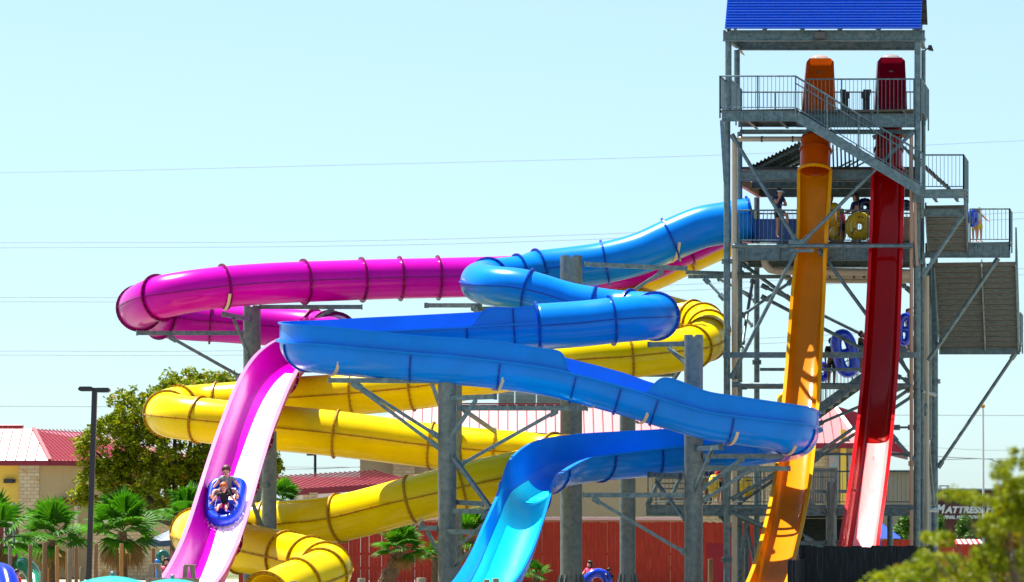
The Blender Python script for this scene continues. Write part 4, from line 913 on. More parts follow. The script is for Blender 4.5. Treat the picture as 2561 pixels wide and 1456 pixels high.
def text(parent, s_, x, y, Y, h, m, width=None, ext=.05, shear=.25, off=.05):
    cu = bpy.data.curves.new('lettering', 'FONT'); cu.body = s_; cu.size = 1; cu.extrude = ext; cu.shear = shear; cu.offset = off; cu.align_x = 'LEFT'
    o = bpy.data.objects.new('sign_lettering', cu); COL.objects.link(o); bpy.context.view_layer.update()
    dg = bpy.context.evaluated_depsgraph_get(); me = bpy.data.meshes.new_from_object(o.evaluated_get(dg)); bpy.data.objects.remove(o)
    xs = [v.co.x for v in me.vertices]; ys = [v.co.y for v in me.vertices]; w0 = max(xs)-min(xs); h0 = max(ys)-min(ys)
    H = px(h, Y); W = px(width, Y) if width else w0*H/h0
    org = parent.location; q = P(x, y, Y)
    for v in me.vertices:
        v.co = (q.x-org.x+(v.co.x-min(xs))/w0*W, q.y-org.y-v.co.z, q.z-org.z+(v.co.y-min(ys))/h0*H)
    o = bpy.data.objects.new('sign_lettering', me); COL.objects.link(o); me.materials.clear(); me.materials.append(m); o.parent = parent; return o
M['sign_white'] = mat('white_sign', (.8, .8, .8), .5)
k = MB(); k.box((B(2420, 1274, Yst-.2)+B(2420, 1274, Yst-.2))/2, (px(160, Yst), .1, px(26, Yst))); k.build('sign_backing', M['maroon_wall'], sb)
text(sb, 'M', 2341, 1284, Yst-.3, 22, M['sign_white'], 22); text(sb, 'ATTRESS', 2361, 1284, Yst-.3, 18, M['sign_white'], 98)
text(sb, 'FI', 2464, 1284, Yst-.3, 21, M['sign_white'], 24); text(sb, 'RM', 2492, 1284, Yst-.3, 19, M['sign_white'], 34) if False else None
text(sb, 'FINAL MARKDOWN', 2360, 1298, Yst-.3, 9.5, M['sign_white'], 97)
fp = thing('flagpole', 'thin white flagpole with a gold ball in front of the maroon store', 'flagpole', tuple(V(B(2460, 0, 190).x, 190, 0)))
k = MB(); k.tube([V(B(2459, 0, 190).x, 190, 0), B(2457.5, 1022, 190)], .075, 10, True, .05); k.build('pole', M['white'], fp, 40)
k = MB(); k.ball(B(2457.5, 1016, 190), .12, 12, 8); k.build('gold_ball', mat('gold', (.7, .35, .03), .3, .8), fp, True)
# red and white awning, blue canopy
k = MB()
for i in range(10):
    a, b = P(2384+i*6.6, 1352, 150), P(2384+(i+1)*6.6, 1352, 150); k.m = i % 2
    k.hexa([a+V(0, -.9, -.22), b+V(0, -.9, -.22), b+V(0, -.9, -.12), a+V(0, -.9, -.12), a, b, b+V(0, .03, .06), a+V(0, .03, .06)])
k.m = 0
for x in (2386, 2448): k.beam(P(x, 1356, 150)-V(0, .5, 0), V(P(x, 0, 150).x, 149.5, 0), .05, .05, V(0, 1, 0))
solo(k, 'striped_awning', [mat('awning_red', (.65, .02, .02), .7), M['white']], 'red and white striped awning behind the blurred tree', 'awning')
k = MB(); ap = P(2200, 1305, 125); 
ring_ = [P(2176, 1346, 123.5), P(2252, 1347, 124), P(2250, 1342, 127.5), P(2176, 1342, 127)]
k.add([ap]+ring_, [(0, 1, 2), (0, 2, 3), (0, 3, 4), (0, 4, 1)]); k.beam(ap-V(0, 0, .05), V(ap.x, ap.y, 0), .05, .05, V(0, 1, 0))
solo(k, 'blue_canopy', mat('blue_canvas', (.01, .06, .55), .7, trans=.2), 'blue pointed canopy behind the lower end of the red slide', 'canopy')
# --- street lamps
M['lamp_black'] = mat('black_lamp_paint', (.008, .01, .018), .45, var=.2)
sl = thing('street_lamp', 'tall black lamp post with two flat heads beside the oak', 'street lamp', tuple(V(P(219, 0, 94).x, 94, 0)))
k = MB(); k.beam(V(P(219, 0, 94).x, 94, 0), P(237, 970, 94), .14, .14, V(0, 1, 0)); k.build('pole', M['lamp_black'], sl)
for x0, x1, y in ((197, 232, 974), (240, 275, 977)):
    k = MB(); a, b = P(x0, y, 94), P(x1, y, 94); W_ = b.x-a.x
    pts = [(0, -.02), (0, .03), (.12*W_, .075), (.9*W_, .075), (W_, .04), (W_, -.02), (.85*W_, -.05), (.15*W_, -.05)]
    if x0 > 236: pts = [(W_-p[0], p[1]) for p in pts][::-1]
    k.prism([a+V(p[0], -.17, p[1]) for p in pts], (0, .34, 0)); k.build('lamp_head', M['lamp_black'], sl)
sl2 = thing('street_lamp', 'distant black lamp post with a single head above the maroon roof', 'street lamp', tuple(V(P(788, 0, 165).x, 165, 0)))
k = MB(); k.beam(V(P(788, 0, 165).x, 165, 0), P(788, 1133, 165), .12, .12, V(0, 1, 0)); k.build('pole', M['lamp_black'], sl2)
k = MB(); k.box(P(778, 1137, 165), (.4, .3, .1)); k.build('lamp_head', M['lamp_black'], sl2)
fpole = MB(); fpole.tube([V(P(35, 0, 105).x, 105, 0), P(35, 1257, 105)], .04, 8); solo(fpole, 'thin_pole', M['steel'], 'thin grey pole in front of the yellow wall', 'pole')
k = MB(); k.tube([P(-30, 1275, 105.5), P(5, 1272, 105.2), P(34, 1259, 105)], .012, 5); k.tube([P(-30, 1292, 105.5), P(20, 1296, 105.2), P(70, 1300, 105)], .012, 5); solo(k, 'guy_wire', M['steel'], 'thin wires tied to the grey pole by the yellow wall', 'wire')
# --- power lines
M['cable'] = mat('power_cable', (.26, .28, .30), .6)
LN = [('thin top wire across the sky to the tower roof', (0, 432), (900, 412), (1800, 388), (2560, 352), .03),
 ('upper wire of the pair level with the blue tube top', (0, 607), (800, 604), (1590, 582), (2560, 531), .035), ('lower wire of the pair level with the blue tube top', (0, 620), (800, 616), (1500, 598), (2560, 547), .035),
 ('upper wire of the pair level with the magenta turn', (0, 744), (700, 742), (1700, 712), (2560, 672), .035), ('lower wire of the pair level with the magenta turn', (0, 755), (700, 753), (1700, 727), (2560, 687), .035),
 ('upper wire of the pair above the oak', (0, 878), (600, 877), (1750, 852), (2560, 812), .035), ('lower wire of the pair above the oak', (0, 888), (600, 888), (1750, 865), (2560, 828), .035),
 ('pale wire crossing just above the red roof', (0, 1016), (700, 1022), (1700, 1035), (2560, 1039), .045),
 ('sagging wire behind the flagpole', (2100, 1105), (2330, 1119), (2450, 1125), (2560, 1126), .03), ('dark thick cable behind the flagpole', (2300, 1138), (2380, 1144), (2470, 1148), (2600, 1157), .07), ('second cable crossing low behind the flagpole', (2280, 1152), (2380, 1149), (2470, 1147), (2600, 1148), .04),
 ('dark cable over the maroon pavilion roof', (600, 1176), (820, 1171), (985, 1162), (1100, 1150), .05), ('thin cable over the maroon pavilion roof', (600, 1168), (820, 1168), (985, 1168), (1100, 1166), .03)]
for lab, *pp, r in LN:
    Yl = 235; q = [list(P(x, y, Yl)) for x, y in pp]
    if pp[0][0] <= 0: q.insert(0, list(P(-900, pp[0][1]+2, Yl)))
    if pp[-1][0] >= 2560: q.append(list(P(3500, pp[-1][1]-(30 if pp[-1][1] < 1000 else 0), Yl)))
    k = MB(); k.tube([Vector(v) for v in crom(q, 8)], r*.5, 5); solo(k, 'power_cable', M['cable'], lab, 'cable', 'overhead cables')
# ------------------------------------------------------------------ plants
def leafmat(name, c, c2, tr=.35, sc=1.5, rough=.5, c3=None):
    m = mat(name, c, rough, col2=c2, vscale=sc, trans=tr, spec=.2, grime=((*c3,), 2.6, .60, (1, 1, 1)) if c3 else None); return m
M['oak_leaf'] = leafmat('oak_leaves', (.33, .36, .0), (.045, .11, .0), .35, 1.8, .5, (.42, .17, .01))
M['bark'] = mat('bark', (.10, .075, .05), .9, var=.4, vscale=4, stretch=(4, 4, .6), bump=.5)
M['palm_leaf'] = leafmat('palm_fronds', (.075, .25, .004), (.007, .08, .002), .45, 1.2, .55, (.22, .30, .01))
M['dead_frond'] = leafmat('dried_fronds', (.42, .26, .09), (.22, .12, .04), .2, 2)
M['palm_trunk'] = mat('palm_trunk', (.22, .14, .08), .9, col2=(.09, .055, .03), vscale=6, stretch=(1, 1, 3), bump=.8)
M['front_leaf'] = leafmat('sunlit_foreground_leaves', (.30, .32, .0), (.09, .15, .0), .4, 3, .5, (.36, .14, .0))
M['shrub_leaf'] = leafmat('shrub_leaves', (.10, .24, .02), (.03, .10, .01), .3)
def leaves(name, parent, clusters, n, size, m, seed=1, flat=.6):
    """clusters: (centre, radius); n leaves in each, every leaf a bent diamond"""
    rnd = random.Random(seed); vs = []; fs = []
    for c, r in clusters:
        for _ in range(n):
            while True:
                d = V(rnd.uniform(-1, 1), rnd.uniform(-1, 1), rnd.uniform(-1, 1))
                if d.length < 1: break
            p = c+d*r; s_ = size*rnd.uniform(.6, 1.3)
            a = V(rnd.gauss(0, 1), rnd.gauss(0, 1), rnd.gauss(0, flat)).normalized(); b = a.cross(V(rnd.gauss(0, 1), rnd.gauss(0, 1), rnd.gauss(0, 1))).normalized()
            o = len(vs); vs += [p-a*s_, p+b*s_*.42+a*s_*.1, p+a*s_, p-b*s_*.42+a*s_*.1]; fs.append((o, o+1, o+2, o+3))
    org = parent.location if parent else V(0, 0, 0)
    me = bpy.data.meshes.new(name); me.from_pydata([(v.x-org.x, v.y-org.y, v.z-org.z) for v in vs], [], fs); me.materials.append(m)
    o = bpy.data.objects.new(name, me); COL.objects.link(o); o.parent = parent; return o
def tree(label, base, blobs, nclus, nleaf, size, cr, m, trunk_r, limbs=9, seed=1, name='oak_tree', cat='tree', fork=None, group=None):
    """blobs: (centre, radii) ellipsoids making the uneven crown"""
    t = thing(name, label, cat, tuple(base), group); rnd = random.Random(seed); cl = []
    wts = [b[1].x*b[1].z for b in blobs]
    for _ in range(nclus):
        c, r = rnd.choices(blobs, wts)[0]
        u = rnd.uniform(0, 2*PI); z = rnd.uniform(-1, 1); q = rnd.uniform(.45, 1)**.5; s_ = math.sqrt(1-z*z)
        cl.append((c+V(r.x*q*s_*math.cos(u), r.y*q*s_*math.sin(u), r.z*q*z), cr*rnd.uniform(.6, 1.3)))
    leaves('crown', t, cl, nleaf, size, m, seed)
    k = MB(); base = Vector(base); top = blobs[0][0]; fork = fork or base.lerp(top, .45)
    k.tube([base, base.lerp(fork, .5)+V(trunk_r*.3, 0, 0), fork], [trunk_r, trunk_r*.8, trunk_r*.65], 10)
    for i in range(limbs):
        c, r = blobs[i % len(blobs)]; e = c+V(rnd.uniform(-.7, .7)*r.x, rnd.uniform(-.6, .6)*r.y, rnd.uniform(-.3, .75)*r.z)
        mid = fork.lerp(e, .5)+V(rnd.uniform(-.2, .2), 0, rnd.uniform(.0, .3))*r.x*.4
        k.tube([fork-V(0, 0, trunk_r*.5), mid, e], [trunk_r*.5, trunk_r*.28, trunk_r*.08], 6)
        for _ in range(3):
            e2 = mid.lerp(e, rnd.uniform(.1, .9)); e3 = e2+V(rnd.uniform(-1, 1)*r.x, rnd.uniform(-1, 1)*r.y, rnd.uniform(-.3, .8)*r.z)*.5; k.tube([e2, e3], trunk_r*.13, 5, True, trunk_r*.04)
    k.build('trunk', M['bark'], t, 40); return t
Yo = 138
def bl(x, y, rx, rz, Y=Yo, ry=None): return (P(x, y, Y), V(px(rx, Y), ry or px(rx, Y)*.8, px(rz, Y)))
oak = [bl(450, 1110, 165, 120), bl(520, 1010, 150, 82), bl(360, 1040, 100, 75), bl(270, 1120, 78, 75), bl(580, 1160, 120, 95), bl(265, 1215, 75, 70), bl(400, 1210, 140, 70), bl(208, 1112, 26, 22), bl(640, 1000, 70, 70), bl(470, 970, 85, 44), bl(660, 1170, 55, 60), bl(210, 1240, 30, 22), bl(560, 1250, 90, 45), bl(300, 1270, 60, 35)]
tree('large spreading oak with green and rusty leaves behind the yellow tube', V(P(430, 0, Yo).x, Yo, 0), oak, 1850, 34, .095, .235, M['oak_leaf'], .32, 16, 3)
def palm(label, x, y, Y, rad, n=22, trunk=.16, lean=0, dead=6, seed=1, skirt=False, ln=26, droop=.2, group='fan palms'):
    c = P(x, y, Y); b = V(c.x+lean, Y, 0); t = thing('fan_palm', label, 'palm', tuple(b), group); rnd = random.Random(seed); Rr = px(rad*1.35, Y)
    k = MB(); k.tube([b, b.lerp(c, .5)+V(-lean*.08, 0, 0), c], [trunk*1.15, trunk, trunk*.9], 12)
    rr = random.Random(seed+9)
    for i in range(int(c.z/.09)):
        p = b.lerp(c, i*.09/c.z); q = rr.uniform(0, 2*PI)
        for j in range(5): a = q+j*2*PI/5; k.add([p+V(math.cos(a)*trunk, math.sin(a)*trunk, 0), p+V(math.cos(a+.5)*trunk, math.sin(a+.5)*trunk, 0), p+V(math.cos(a+.25)*trunk*1.35, math.sin(a+.25)*trunk*1.35, .12)], [(0, 1, 2)])
    k.build('trunk', M['palm_trunk'], t)
    def frond(mb, az, el, L, fan, dr):
        d = V(math.cos(az)*math.cos(el), math.sin(az)*math.cos(el), math.sin(el)); s_ = V(-math.sin(az), math.cos(az), 0); u = s_.cross(d)
        if u.z < 0: u = -u
        h = c+d*L*.42+V(0, 0, -dr*L*.05); mb.tube([c+d*trunk*.4, c.lerp(h, .5)+V(0, 0, .02), h], .014, 4, False)
        tw_ = rnd.uniform(-.5, .5)
        for i in range(ln):
            a = (i/(ln-1)-.5)*fan; l = L*.62*(.72+.28*math.cos(a*.9))*rnd.uniform(.93, 1.04); w_ = L*.028
            v = d*math.cos(a)+(s_*math.cos(tw_)+u*math.sin(tw_))*math.sin(a); v.normalize(); w2 = v.cross(u+s_*.01).normalized()*w_
            p1 = h+v*l*.55+u*(.04*L*math.cos(a)); p2 = h+v*l-V(0, 0, dr*l*rnd.uniform(.5, 1.2)); fold = u*w_*(.5 if i % 2 else -.5)
            o = len(mb.v); mb.add([h, p1-w2-fold, p1+w2+fold, p2], [(0, 1, 2), (1, 3, 2)])
    g = MB()
    for i in range(n):
        az = i*2.39996+rnd.uniform(-.3, .3); f = i/n; el = R(82-112*f)+rnd.uniform(-.12, .12)
        frond(g, az, el, Rr*rnd.uniform(.85, 1.08), R(rnd.uniform(170, 230)), droop*rnd.uniform(.4, 1.6))
    g.build('fronds', M['palm_leaf'], t)
    if dead:
        g = MB()
        for i in range(dead): frond(g, i*2.4+1, R(-48-rnd.uniform(0, 30)), Rr*.7, R(120), .4)
        g.build('dead_fronds', M['dead_frond'], t)
    return t
palm('fan palm cut by the left edge of the photo', -8, 1345, 103, 108, 12, seed=2, dead=3)
palm('fan palm between the left edge and the lamp post', 128, 1345, 116, 88, 16, seed=4, dead=7)
palm('fan palm just right of the lamp post with a shaggy skirt', 306, 1330, 114, 95, 17, seed=6, dead=12)
palm('small leaning palm with a thick trunk before the red fence', 1005, 1370, 119, 58, 20, trunk=.24, lean=-.85, seed=8, dead=5)
palm('palm half hidden behind the grey middle column', 1178, 1345, 121, 72, 18, seed=10, dead=3)
palm('palm whose fronds show left of the magenta drop', 470, 1290, 130, 70, 16, seed=12, dead=2)
palm('palm fronds below the maroon roof right of the magenta drop', 706, 1250, 134, 50, 16, seed=14, dead=0)
palm('low palm at the foot of the blue chute', 1340, 1436, 122, 34, 12, seed=16, dead=3)
palm('palm tip sticking out left of the grey middle column', 1090, 1392, 120.5, 36, 12, seed=18, dead=1)
# shrubs and small far trees
def shrub(label, x, y, Y, r, m='shrub_leaf', n=60, h=None, seed=3, name='shrub'):
    b = V(P(x, 0, Y).x, Y, 0); tree(label, b, [bl(x, y, r, h or r, Y), bl(x-r*.3, y+r*.5, r*.7, r*.6, Y), bl(x+r*.3, y+r*.4, r*.6, r*.6, Y)], n, 26, .07, .2, M[m], .06, 5, seed, name, 'shrub' if name == 'shrub' else 'tree')
shrub('small leafy tree against the beige building right of the red slide', 2262, 1318, 140, 15, n=50, h=30, name='small_tree'); shrub('green bush behind the blue canopy', 2240, 1338, 138, 14, n=30)
shrub('slim young tree in front of the maroon store', 2412, 1322, 170, 18, n=60, h=34, name='small_tree'); shrub('thin young tree at the left end of the maroon store', 2348, 1318, 168, 9, n=24, h=24, name='small_tree')
M['oleander'] = leafmat('oleander', (.12, .20, .05), (.05, .09, .03), .3, 3, .6, (.60, .06, .12))
shrub('pink flowering bush at the left edge', 8, 1405, 110, 26, 'oleander', 60); shrub('pink flowering bush under the striped awning', 2425, 1352, 160, 18, 'oleander', 40)
# blurred foreground tree, close to the camera
Yf = 31
fb_ = [(2549, 1150, 30, 26), (2508, 1180, 26, 26), (2518, 1216, 26, 28), (2552, 1225, 34, 30), (2380, 1236, 34, 11), (2430, 1246, 34, 12), (2472, 1256, 32, 16), (2510, 1262, 36, 24), (2545, 1290, 50, 50), (2480, 1320, 36, 34), (2530, 1370, 60, 60), (2470, 1400, 46, 40), (2330, 1345, 28, 16), (2365, 1352, 22, 18), (2310, 1390, 30, 12), (2360, 1402, 50, 16), (2410, 1428, 60, 26), (2290, 1425, 60, 16), (2230, 1442, 60, 12), (2350, 1446, 90, 16), (2560, 1440, 70, 50), (2600, 1250, 60, 70), (2620, 1380, 80, 90), (2480, 1480, 160, 40), (2200, 1470, 60, 14)]
tree('leafy yellow-green tree, blurred, filling the lower right corner', V(P(2640, 0, Yf).x, Yf, 0), [bl(x, y, rx, rz, Yf+random.Random(i).uniform(-1.2, 1.2), .3) for i, (x, y, rx, rz) in enumerate(fb_)], 1500, 20, .025, .045, M['front_leaf'], .05, 22, 5, 'leafy_tree')
# ------------------------------------------------------------------ people
M['skin'] = mat('skin', (.62, .30, .19), .5, var=.04); M['skin_dark'] = mat('dark_skin', (.16, .07, .04), .5); M['skin_pale'] = mat('sunlit_pale_skin', (.70, .36, .26), .5)
def cloth(name, c, **k): return mat(name, c, .85, var=.12, vscale=12, **k)
J0 = dict(pel=(0, 0, .53), spi=(0, .0, .62), che=(0, 0, .73), nec=(0, 0, .825), chin=(0, .012, .868), hed=(0, .008, .915), crn=(0, -.004, .955),
          sL=(-.105, 0, .80), eL=(-.135, -.01, .64), wL=(-.14, .03, .50), sR=(.105, 0, .80), eR=(.135, -.01, .64), wR=(.14, .03, .50),
          hL=(-.052, 0, .51), kL=(-.058, .01, .285), aL=(-.06, -.01, .045), tL=(-.07, .085, .015), hR=(.052, 0, .51), kR=(.058, .01, .285), aR=(.06, -.01, .045), tR=(.07, .085, .015))
RJ = dict(pel=.075, spi=.068, che=.078, nec=.033, chin=.040, hed=.056, crn=.046, s=.040, e=.027, w=.018, h=.062, k=.037, a=.024, t=.020)
def rad(k): return RJ.get(k) or RJ[k[0]]
def skin_mesh(name, verts, edges, radii, m, parent, sub=1, root=0):
    me = bpy.data.meshes.new(name); me.from_pydata(verts, edges, []); o = bpy.data.objects.new(name, me); COL.objects.link(o); o.parent = parent
    me.materials.append(m)
    md = o.modifiers.new('skin', 'SKIN'); sv = me.skin_vertices[0].data
    for i, r_ in enumerate(radii): sv[i].radius = (r_, r_) if not isinstance(r_, tuple) else r_; sv[i].use_root = (i == root)
    md.use_smooth_shade = True
    if sub: o.modifiers.new('sub', 'SUBSURF').levels = sub; o.modifiers['sub'].render_levels = sub
    return o
def person(label, pos, h, yaw, J=None, skin='skin', shirt=None, shorts=None, hair=(.02, .012, .01), hairlen=0, tilt=None, face=False, world=False, sleeves=True, trousers=False, cap=None, group=None, cat='person', hands=True, head=1.0):
    """joints in body heights, +y forward; yaw 0 looks at the camera"""
    t = thing('person', label, cat, tuple(pos), group); j = {k: Vector(v) for k, v in J0.items()}
    for k, v in (J or {}).items(): j[k] = Vector(v)
    for k_ in ('hed', 'crn'): j[k_] = j['chin']+(j[k_]-j['chin'])*head
    rot = Matrix.Rotation(PI+yaw, 3, 'Z')
    if tilt is not None: rot = tilt
    w_ = {k: rot@(v*h) for k, v in j.items()}
    names = list(w_); idx = {k: i for i, k in enumerate(names)}; vs = [w_[k] for k in names]; rs = [rad(k)*h*(head if k in ('chin', 'hed', 'crn') else 1) for k in names]
    E = [('pel', 'spi'), ('spi', 'che'), ('che', 'nec'), ('nec', 'chin'), ('chin', 'hed'), ('hed', 'crn'), ('che', 'sL'), ('sL', 'eL'), ('eL', 'wL'), ('che', 'sR'), ('sR', 'eR'), ('eR', 'wR'),
         ('pel', 'hL'), ('hL', 'kL'), ('kL', 'aL'), ('aL', 'tL'), ('pel', 'hR'), ('hR', 'kR'), ('kR', 'aR'), ('aR', 'tR')]
    ed = [(idx[a], idx[b]) for a, b in E]
    if hands:
        for s_ in 'LR':
            wv = w_['w'+s_]; d = (wv-w_['e'+s_]).normalized(); ax = d.cross(V(0, 0, 1)); ax = ax.normalized() if ax.length > .1 else V(1, 0, 0); n = d.cross(ax).normalized()
            palm_ = wv+d*.035*h; pi_ = len(vs); vs.append(palm_); rs.append(.019*h); ed.append((idx['w'+s_], pi_))
            for q, (o_, L) in enumerate(((-.017, .026), (-.006, .031), (.006, .029), (.017, .022))):
                a = len(vs); b0 = palm_+d*.012*h+ax*o_*h; vs += [b0, b0+d*L*.6*h, b0+d*L*.85*h+n*.012*h]; rs += [.0062*h, .0055*h, .0048*h]; ed += [(pi_, a), (a, a+1), (a+1, a+2)]
            a = len(vs); b0 = palm_-d*.010*h+ax*.020*h; vs += [b0, b0+ax*.010*h+d*.016*h]; rs += [.0068*h, .006*h]; ed += [(pi_, a), (a, a+1)]
    body = skin_mesh('body', vs, ed, rs, M[skin], t, 1, idx['pel'])
    def garment(name, chain, grow, m):
        ks = []; ee = []
        for a, b, f0, f1 in chain:
            for k_, f in (((a, b), f0), ((a, b), f1)):
                pass
        vv = []; rr = []; ee = []; loc = {}
        def node(a, b, f):
            key = (a, b, f) if 0 < f < 1 else ((a,) if f == 0 else (b,))
            if key not in loc: loc[key] = len(vv); vv.append(w_[a].lerp(w_[b], f)); rr.append((rad(a)+(rad(b)-rad(a))*f)*h*grow)
            return loc[key]
        for a, b, f0, f1 in chain: ee.append((node(a, b, f0), node(a, b, f1)))
        return skin_mesh(name, vv, ee, rr, m, t, 1, 0)
    if shirt:
        sl_ = .55 if sleeves else .12
        garment('shirt', [('pel', 'spi', 0, 1), ('spi', 'che', 0, 1), ('che', 'nec', 0, .55), ('che', 'sL', 0, 1), ('sL', 'eL', 0, sl_), ('che', 'sR', 0, 1), ('sR', 'eR', 0, sl_)], 1.13, shirt)
    if shorts:
        f = .95 if trousers else .72
        garment('shorts', [('pel', 'spi', 0, .35), ('pel', 'hL', 0, 1), ('hL', 'kL', 0, f), ('pel', 'hR', 0, 1), ('hR', 'kR', 0, f)], 1.16, shorts)
    if hair:
        hm = mat('hair', hair, .6, var=.3, vscale=30); k = MB(); c = w_['hed']; fw = rot@V(0, 1, 0); up = (w_['crn']-w_['chin']).normalized()
        k.ball(c-fw*.012*h*head+up*.024*h*head, .074*h*head, 14, 9, (.93, 1.0, 1.02))
        if face: k.v = [v for v in k.v]
        if hairlen:
            k2 = [c-fw*.045*h+up*.02*h, c-fw*.065*h-up*.04*h, c-fw*.06*h-up*(.05+hairlen)*h]; k.tube(k2, [.05*h, .042*h, .02*h], 8)
        o = k.build('hair', hm, t, True, local=True)
        for v in o.data.vertices: pass
        # open the hair over the face: push the front half back behind the forehead
        cc = c
        for v in o.data.vertices:
            d = v.co-cc
            if d.dot(fw) > 0 and d.dot(up) < .032*h*head: v.co -= fw*(d.dot(fw)+.02*h)
    if cap:
        k = MB(); c = w_['hed']; fw = rot@V(0, 1, 0); sd_ = rot@V(1, 0, 0); up = (w_['crn']-w_['chin']).normalized(); n = 16; vs2 = []
        for i in range(n):
            a = 2*PI*i/n; 
            for z_, r_ in ((.018, .064), (.042, .062)): vs2.append(c+sd_*math.cos(a)*r_*h+fw*math.sin(a)*r_*h+up*z_*h)
        k.add(vs2, [(2*i, 2*((i+1) % n), 2*((i+1) % n)+1, 2*i+1) for i in range(n)])
        k.hexa([c+sd_*x*h+fw*y*h+up*z_*h for x, y, z_ in ((-.05, .045, .018), (.05, .045, .018), (.04, .105, .005), (-.04, .105, .005), (-.05, .045, .024), (.05, .045, .024), (.04, .105, .011), (-.04, .105, .011))])
        k.build('visor', cap, t, False, local=True)
    fw = rot@V(0, 1, 0); sd_ = rot@V(1, 0, 0); up = (w_['crn']-w_['chin']).normalized(); c = w_['hed']
    if face:
        h = h*head
        k = MB()
        for s_ in (-1, 1): k.ball(c+fw*.050*h+sd_*s_*.021*h-up*.002*h, .0075*h, 8, 5)
        k.build('eyes', M['black'], t, False, local=True)
        k = MB(); k.ball(c+fw*.045*h-up*.030*h, .013*h, 8, 6, (1, .7, 1)); k.build('mouth', mat('open_mouth', (.18, .01, .01), .5), t, False, local=True)
        k = MB(); k.ball(c+fw*.056*h-up*.013*h, .009*h, 8, 6)
        for s_ in (-1, 1): k.ball(c+sd_*s_*.055*h-up*.006*h, .013*h, 8, 6, (.5, 1, 1.4))
        k.build('nose_and_ears', M[skin], t, True, local=True)
    return t
# ------------------------------------------------------------------ inflatable tubes
def vinyl(name, c): return mat(name, c, .18, var=.06, coat=.8, spec=.5, trans=.05)
M['tube_blue'] = vinyl('blue_vinyl', (.0, .045, .68)); M['tube_yellow'] = vinyl('yellow_vinyl', (.80, .55, .0)); M['tube_navy'] = vinyl('navy_vinyl', (.004, .01, .09))
def inflatable(label, c, ax, ay, holes, outline, r, m, handles=(), ribs=0, group='inflatable ride tubes', name='inflatable_tube'):
    """outline: list of (u, v) rim centre line in metres in the plane ax, ay; holes: centres (u, v, radius) each ringed"""
    t = thing(name, label, 'swim tube', tuple(c), group); n = ax.cross(ay).normalized(); k = MB(); N = 16; pts = outline; m_ = len(pts); vs = []
    for i in range(m_):
        p = Vector(pts[i]); d = (Vector(pts[(i+1) % m_])-Vector(pts[i-1])).normalized(); o = Vector((d.y, -d.x))
        cx_ = c+ax*p.x+ay*p.y; out = ax*o.x+ay*o.y; rr = r*(1+(.05*math.cos(i*PI) if ribs else 0))
        for j in range(N):
            q = 2*PI*j/N; vs.append(cx_+out*math.cos(q)*rr+n*math.sin(q)*rr)
    k.add(vs, [(i*N+j, i*N+(j+1) % N, ((i+1) % m_)*N+(j+1) % N, ((i+1) % m_)*N+j) for i in range(m_) for j in range(N)])
    k.build('inflated_ring', m, t, True)
    if holes:   # waist between two seats
        b = MB(); u0, v0, u1, v1 = holes; b.tube([c+ax*u0+ay*v0, c+ax*(u0+u1)/2+ay*(v0+v1)/2, c+ax*u1+ay*v1], r*.85, 12); b.build('cross_tube', m, t, True)
    for (u, v, a) in handles:
        h = MB(); d = ax*math.cos(a)+ay*math.sin(a); p = c+ax*u+ay*v+n*r*.93
        h.tube([p-d*.11, p-d*.07+n*.05, p+d*.07+n*.05, p+d*.11], .016, 6); h.build('handle', M['black'], t)
    return t
def oval(a, b, n=32, p=2.0, shift=0): return [(math.copysign(abs(math.cos(q))**(2/p), math.cos(q))*a, math.copysign(abs(math.sin(q))**(2/p), math.sin(q))*b) for q in [2*PI*i/n for i in range(n)]]
# --- the raft on the magenta drop
kk = 6.68; c_, tt_, sd_, u_, r_, _, _ = pk2.at(kk)
up_ = u_; fwd = tt_        # fwd runs down the slide; sd_ is to the right when looking down it
rc = P(560, 1249, 98.3)+up_*0
rc = c_ - up_*(r_-.30)+sd_*.10
s2 = sd_
out = []
for i in range(40):
    q = 2*PI*i/40; x = math.cos(q); y = math.sin(q)
    pw = 2.5 if y < 0 else 4.5
    out.append((math.copysign(abs(x)**(2/pw), x)*(.42+.03*max(0, y)), math.copysign(abs(y)**(2/pw), y)*(.76 if y < 0 else .72)))
inflatable('blue raft with two shouting children halfway down the magenta drop', rc+up_*.12, -s2, (-fwd*math.cos(.26)+up_*math.sin(.26)), None, out, .17, M['tube_blue'], [(-.42, .02, 1.4), (.42, .02, 1.7), (-.34, -.38, .9), (.34, -.38, 2.2)])
k = MB(); k.hexa([rc-s2*a-fwd*b+up_*z for z in (-.12, -.09) for a, b in ((-.3, -.45), (.3, -.45), (.32, .42), (-.32, .42))]); o = k.build('raft_floor', M['tube_blue'], [x for x in bpy.data.objects if x.get('label', '').startswith('blue raft')][0])
# body frame for seated riders: x = their right as seen from behind, y = forward (down slope), z = up from the raft, leaning back
def seat_rot(lean):
    f = (fwd*math.cos(lean)-up_*math.sin(lean)*-1).normalized(); f = (fwd*math.cos(lean)+up_*math.sin(lean)).normalized()
    u = (up_*math.cos(lean)-fwd*math.sin(lean)).normalized(); s_ = f.cross(u)
    return Matrix((s_, f, u)).transposed()
def sit(kneeh=.62, spread=.15, footy=.44, footz=.46, arms=.25):
    return dict(hL=(-.055, .01, .51), hR=(.055, .01, .51), kL=(-spread, .22, kneeh), kR=(spread, .22, kneeh), aL=(-spread*1.15, footy, footz), aR=(spread*1.15, footy, footz), tL=(-spread*1.3, footy+.03, footz+.09), tR=(spread*1.3, footy+.03, footz+.09),
                eL=(-arms*.85, .05, .67), wL=(-arms*1.15, .13, .585), eR=(arms*.85, .05, .67), wR=(arms*1.15, .13, .585), chin=(0, .03, .868), hed=(0, .035, .915), crn=(0, .03, .955))
M['rash'] = mat('black_and_grey_rash_vest', (.05, .06, .07), .7, col2=(.30, .33, .36), vscale=9, grime=((.45, .02, .03), 7, .62, (1, 1, 1)))
